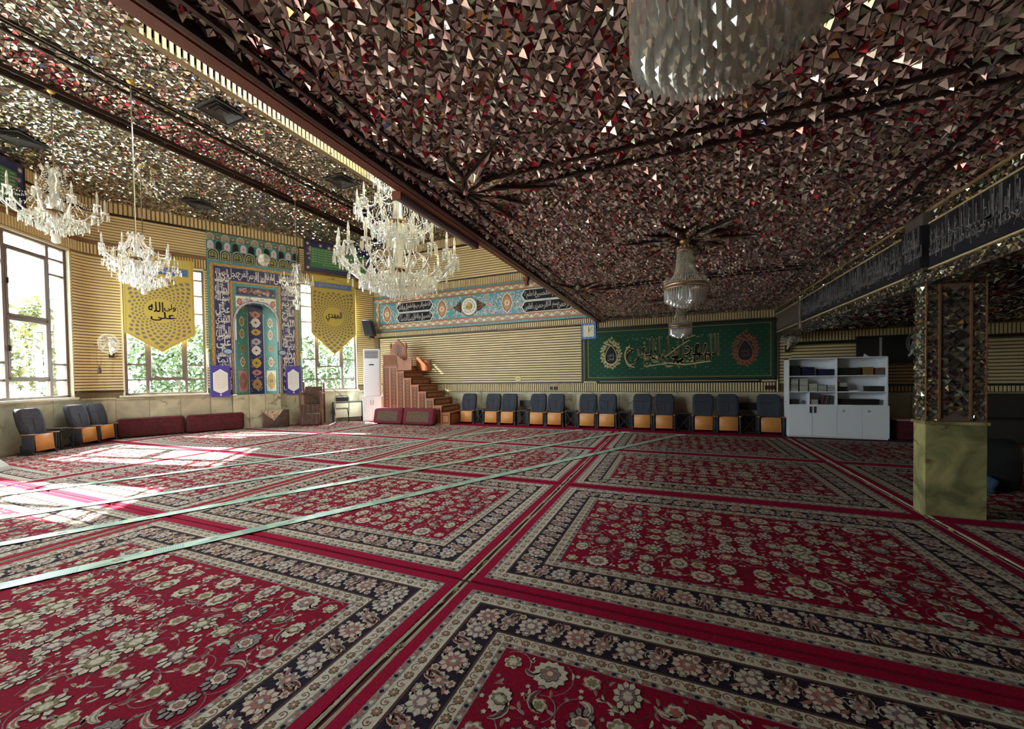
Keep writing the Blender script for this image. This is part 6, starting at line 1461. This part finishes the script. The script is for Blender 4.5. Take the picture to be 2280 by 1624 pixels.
# ------------------------------------------------------------------ bead basket chandeliers under the low ceiling
M['rosegold'] = mat('rose_gilt', (.50, .34, .20), .35, metal=.85)
def basket(x, y, lab):
    t = thing('basket_chandelier', lab, 'chandelier', (x, y, LOWZ), 0, 'gilt bead basket chandeliers under the low ceiling')
    Z = lambda z: z-LOWZ; R = .225
    b = MB(); b.lathe([(0, -.02), (.055, -.03), (.06, -.06), (.03, -.09), (0, -.1)], 12); b.build('ceiling_rose', M['rosegold'], t, True)
    b = MB(); b.tube([(0, 0, -.06), (0, 0, Z(2.88))], .012, 6); b.build('stem', M['gold'], t)
    def ringb(nm, z, r, h, m_='rosegold'): b = MB(); b.lathe([(r-.004, h/2), (r+.006, h/2), (r+.010, 0), (r+.006, -h/2), (r-.004, -h/2), (r-.004, h/2)], 28); return b.build(nm, M[m_], t, True, (0, 0, z))
    ringb('top_ring', Z(2.885), .075, .03); ringb('main_ring', Z(2.475), R, .03); ringb('lower_ring', Z(2.44), R*.98, .014)
    for k in range(12): a = 2*PI*k/12; b = MB(); b.octa((0, 0, .02), .012, .02); b.build('crown_leaf', M['rosegold'], t, False, (.078*math.cos(a), .078*math.sin(a), Z(2.90)))
    b = MB()
    for k in range(36):
        a = 2*PI*k/36
        for q in range(20):
            u = q/19; r = .074+(R-.078)*(.28*u+.72*u**5); b.octa((r*math.cos(a), r*math.sin(a), Z(2.87)-.375*u), .0085, .0095)
    o = b.build('bead_strands', M['crystald'], t); o['kind'] = 'stuff'
    pm = MB(); pm.prism((0, 0, 0), .0105, .145, 0, 4, PI/4); pm = pm.mesh('prism', M['crystal'])
    for k in range(44): a = 2*PI*k/44; obj('prism', pm, t, (R*.985*math.cos(a), R*.985*math.sin(a), Z(2.435)))
    b = MB()
    for ring, (rr, z0, L_) in enumerate(((.19, 2.41, .13), (.155, 2.375, .12), (.12, 2.35, .11), (.085, 2.33, .10), (.05, 2.31, .09), (.015, 2.30, .09))):
        n = max(4, int(2*PI*rr/.028))
        for k in range(n): a = 2*PI*(k+.5*ring)/n; b.prism((rr*math.cos(a), rr*math.sin(a), Z(z0)), .0105, L_, 0, 4, a)
    for k in range(60):
        a = 2*PI*k/60
        for q in range(4): b.octa((R*math.cos(a)*1.0, R*math.sin(a), Z(2.50)+.016*q), .007, .008)
    o = b.build('inner_prisms', M['crystal'], t); o['kind'] = 'stuff'
    return t
b0 = basket(.12, 1.15, 'large bead chandelier cut off by the top picture edge')
dup(b0, (.12, 4.95, LOWZ), 0, 'bead chandelier hanging from the dark star in the ceiling'); dup(b0, (.12, 9.0, LOWZ), 0, 'farthest bead chandelier, in front of the green banner')
t = thing('globe_lamp', 'small pale globe lamp on the dark side room ceiling', 'lamp', (4.55, 7.2, 2.49)); b = MB(); b.lathe([(0, 0), (.04, 0), (.04, -.05), (.02, -.06), (0, -.06)], 10); b.build('socket', M['grey'], t, True); b = MB(); b.lathe([(.03, 0), (.08, -.04), (.09, -.1), (.06, -.16), (0, -.19)], 12); b.build('globe', M['bulb'], t, True, (0, 0, -.05))

# ------------------------------------------------------------------ outside the windows
gr = struct('ground_outside'); b = MB(); b.box(-60, 12, -30, 50, -.4, -.2); b.build('paving', M['ground'], gr)
b = MB(); a0 = q2w(-14, 3.0); b.box(-16, 12, 2.6, 26, -.2, -.14); o = b.build('lawn', M['lawn'], gr, None, QO, QR)
def leafy(seed, n, rx, rz, s, cm=None):
    R = random.Random(seed); m_ = MB()
    for i in range(n):
        while True:
            x, y, z = R.uniform(-1, 1), R.uniform(-1, 1), R.uniform(-1, 1); d = x*x+y*y+z*z
            if d < 1 and (d > .35 or R.random() < .3) and abs(math.sin(x*5+seed)+math.cos(y*6+z*5)) > .25: break
        c = Vector((x*rx, y*rx, z*rz)); a = Vector((R.gauss(0, 1), R.gauss(0, 1), R.gauss(0, 1))).normalized(); b_ = a.cross(Vector((R.gauss(0, 1), R.gauss(0, 1), R.gauss(0, 1)))).normalized(); k = s*(.6+.8*R.random())
        m_.add([c-a*k, c+b_*k*.5, c+a*k, c-b_*k*.5], [(0, 1, 2, 3)])
    return m_
def tree(x, y, h, rx, seed, lab, m='leaf'):
    t = thing('garden_tree', lab, 'tree', (x, y, -.2), 0, 'garden trees outside the windows'); b = MB(); b.tube([(0, 0, 0), (.05, 0, h*.3), (0, .05, h*.7)], [.14, .10, .05], 8); b.build('trunk', M['bark'], t)
    o = leafy(seed, 2400, rx, h*.40, .11).build('foliage', M[m], t, False, (0, 0, h*.62)); o['kind'] = 'stuff'
M['leafy'] = mat('yellow_leaves', (0.085, 0.075, 0.010), 0.6, var=.4, scale=1.2, col2=(0.04, 0.05, 0.010)); M['leafg'] = mat('bright_leaves', (0.032, 0.062, 0.018), 0.6, var=.5, scale=1.2, col2=(0.055, 0.075, 0.022))
TL = [(-9.6, 9.2, 5.0, 1.8, 'leafy', 'yellowing garden tree seen through the middle window, left one'), (-5.8, 7.2, 4.2, 1.6, 'leafg', 'bright green garden tree in the middle window behind the golden banner'), (-2.6, 10.2, 5.0, 1.8, 'leaf', 'green garden tree hidden mostly behind the prayer niche'),
      (.2, 7.6, 4.2, 1.6, 'leafg', 'green garden tree in the right window'), (4.0, 10.4, 5.2, 1.8, 'leaf', 'green garden tree at the right side of the right window'), (-13.8, 9.5, 5.4, 1.9, 'leafy', 'yellow garden tree seen past the corner of the left window')]
for i, (x, d, h, r, m, lab) in enumerate(TL): p_ = q2w(x, d); tree(p_[0], p_[1], h, r, 50+i, lab, m)
for i, (x, d, h, r, m, lab) in enumerate(((-3.2, 7.5, 4.2, 1.5, 'leafy', 'yellow green garden tree in the centre pane of the left window'), (-7.5, 10, 5.0, 1.8, 'leaf', 'garden tree outside at the far left'))): p_ = w2w(x, d); tree(p_[0], p_[1], h, r, 80+i, lab, m)
for i, (f_, x, d, w_, lab) in enumerate(((q2w, -5.6, 3.2, 3.4, 'low hedge outside the middle window'), (q2w, -1.2, 3.2, 3.4, 'low hedge outside the right window'), (w2w, -2.2, 3.4, 3.0, 'low hedge outside the left window'))):
    p_ = f_(x, d); t = thing('garden_hedge', lab, 'hedge', (p_[0], p_[1], -.2), QR if f_ is q2w else WR, 'hedges outside the windows'); m_ = leafy(90+i, 1800, 1, 1, .07); m_.v = [(vx*w_/2, vy*.35, vz*.75+.75) if 0 else (vx, vy, vz) for vx, vy, vz in m_.v]
    m2 = MB(); R = random.Random(i)
    for k in range(2600):
        c = Vector((R.uniform(-w_/2, w_/2), R.uniform(-.35, .35), R.uniform(.05, 1.5))); a = Vector((R.gauss(0, 1), R.gauss(0, 1), R.gauss(0, 1))).normalized(); b_ = a.cross(Vector((0.3, .2, 1))).normalized(); m2.add([c-a*.07, c+b_*.035, c+a*.07, c-b_*.035], [(0, 1, 2, 3)])
    o = m2.build('hedge_leaves', M['leafg'], t); o['kind'] = 'stuff'; b = MB(); [b.tube([(-w_/2+.4*k, 0, 0), (-w_/2+.4*k, .02, 1.0)], .025, 5) for k in range(int(w_/.4)+1)]; o = b.build('hedge_stems', M['bark'], t); o['kind'] = 'stuff'
pp_ = w2w(-2.55, 1.6); t = thing('porch_column', 'white rendered porch column outside the left window', 'column', (pp_[0], pp_[1], -.2), WR); b = MB(); b.box(-.28, .28, -.28, .28, 0, 6); b.build('column_shaft', M['render'], t); b = MB(); b.box(-.34, .34, -.34, .34, 0, .25); b.build('column_foot', M['render'], t)
pp_ = w2w(-.2, 4.6); t = thing('neighbour_wall', 'pale stone facing wall outside the left window', 'wall', (pp_[0], pp_[1], -.2), WR); 
R_ = random.Random(6)
for r in range(9):
    for c in range(7):
        off = .3 if r % 2 else 0; b = MB(); b.box(0, .585, 0, .2+.01*R_.random(), 0, .485); b.build('stone_block', M['render'], t, False, (-1.9+c*.6+off-.3, 0, r*.5))
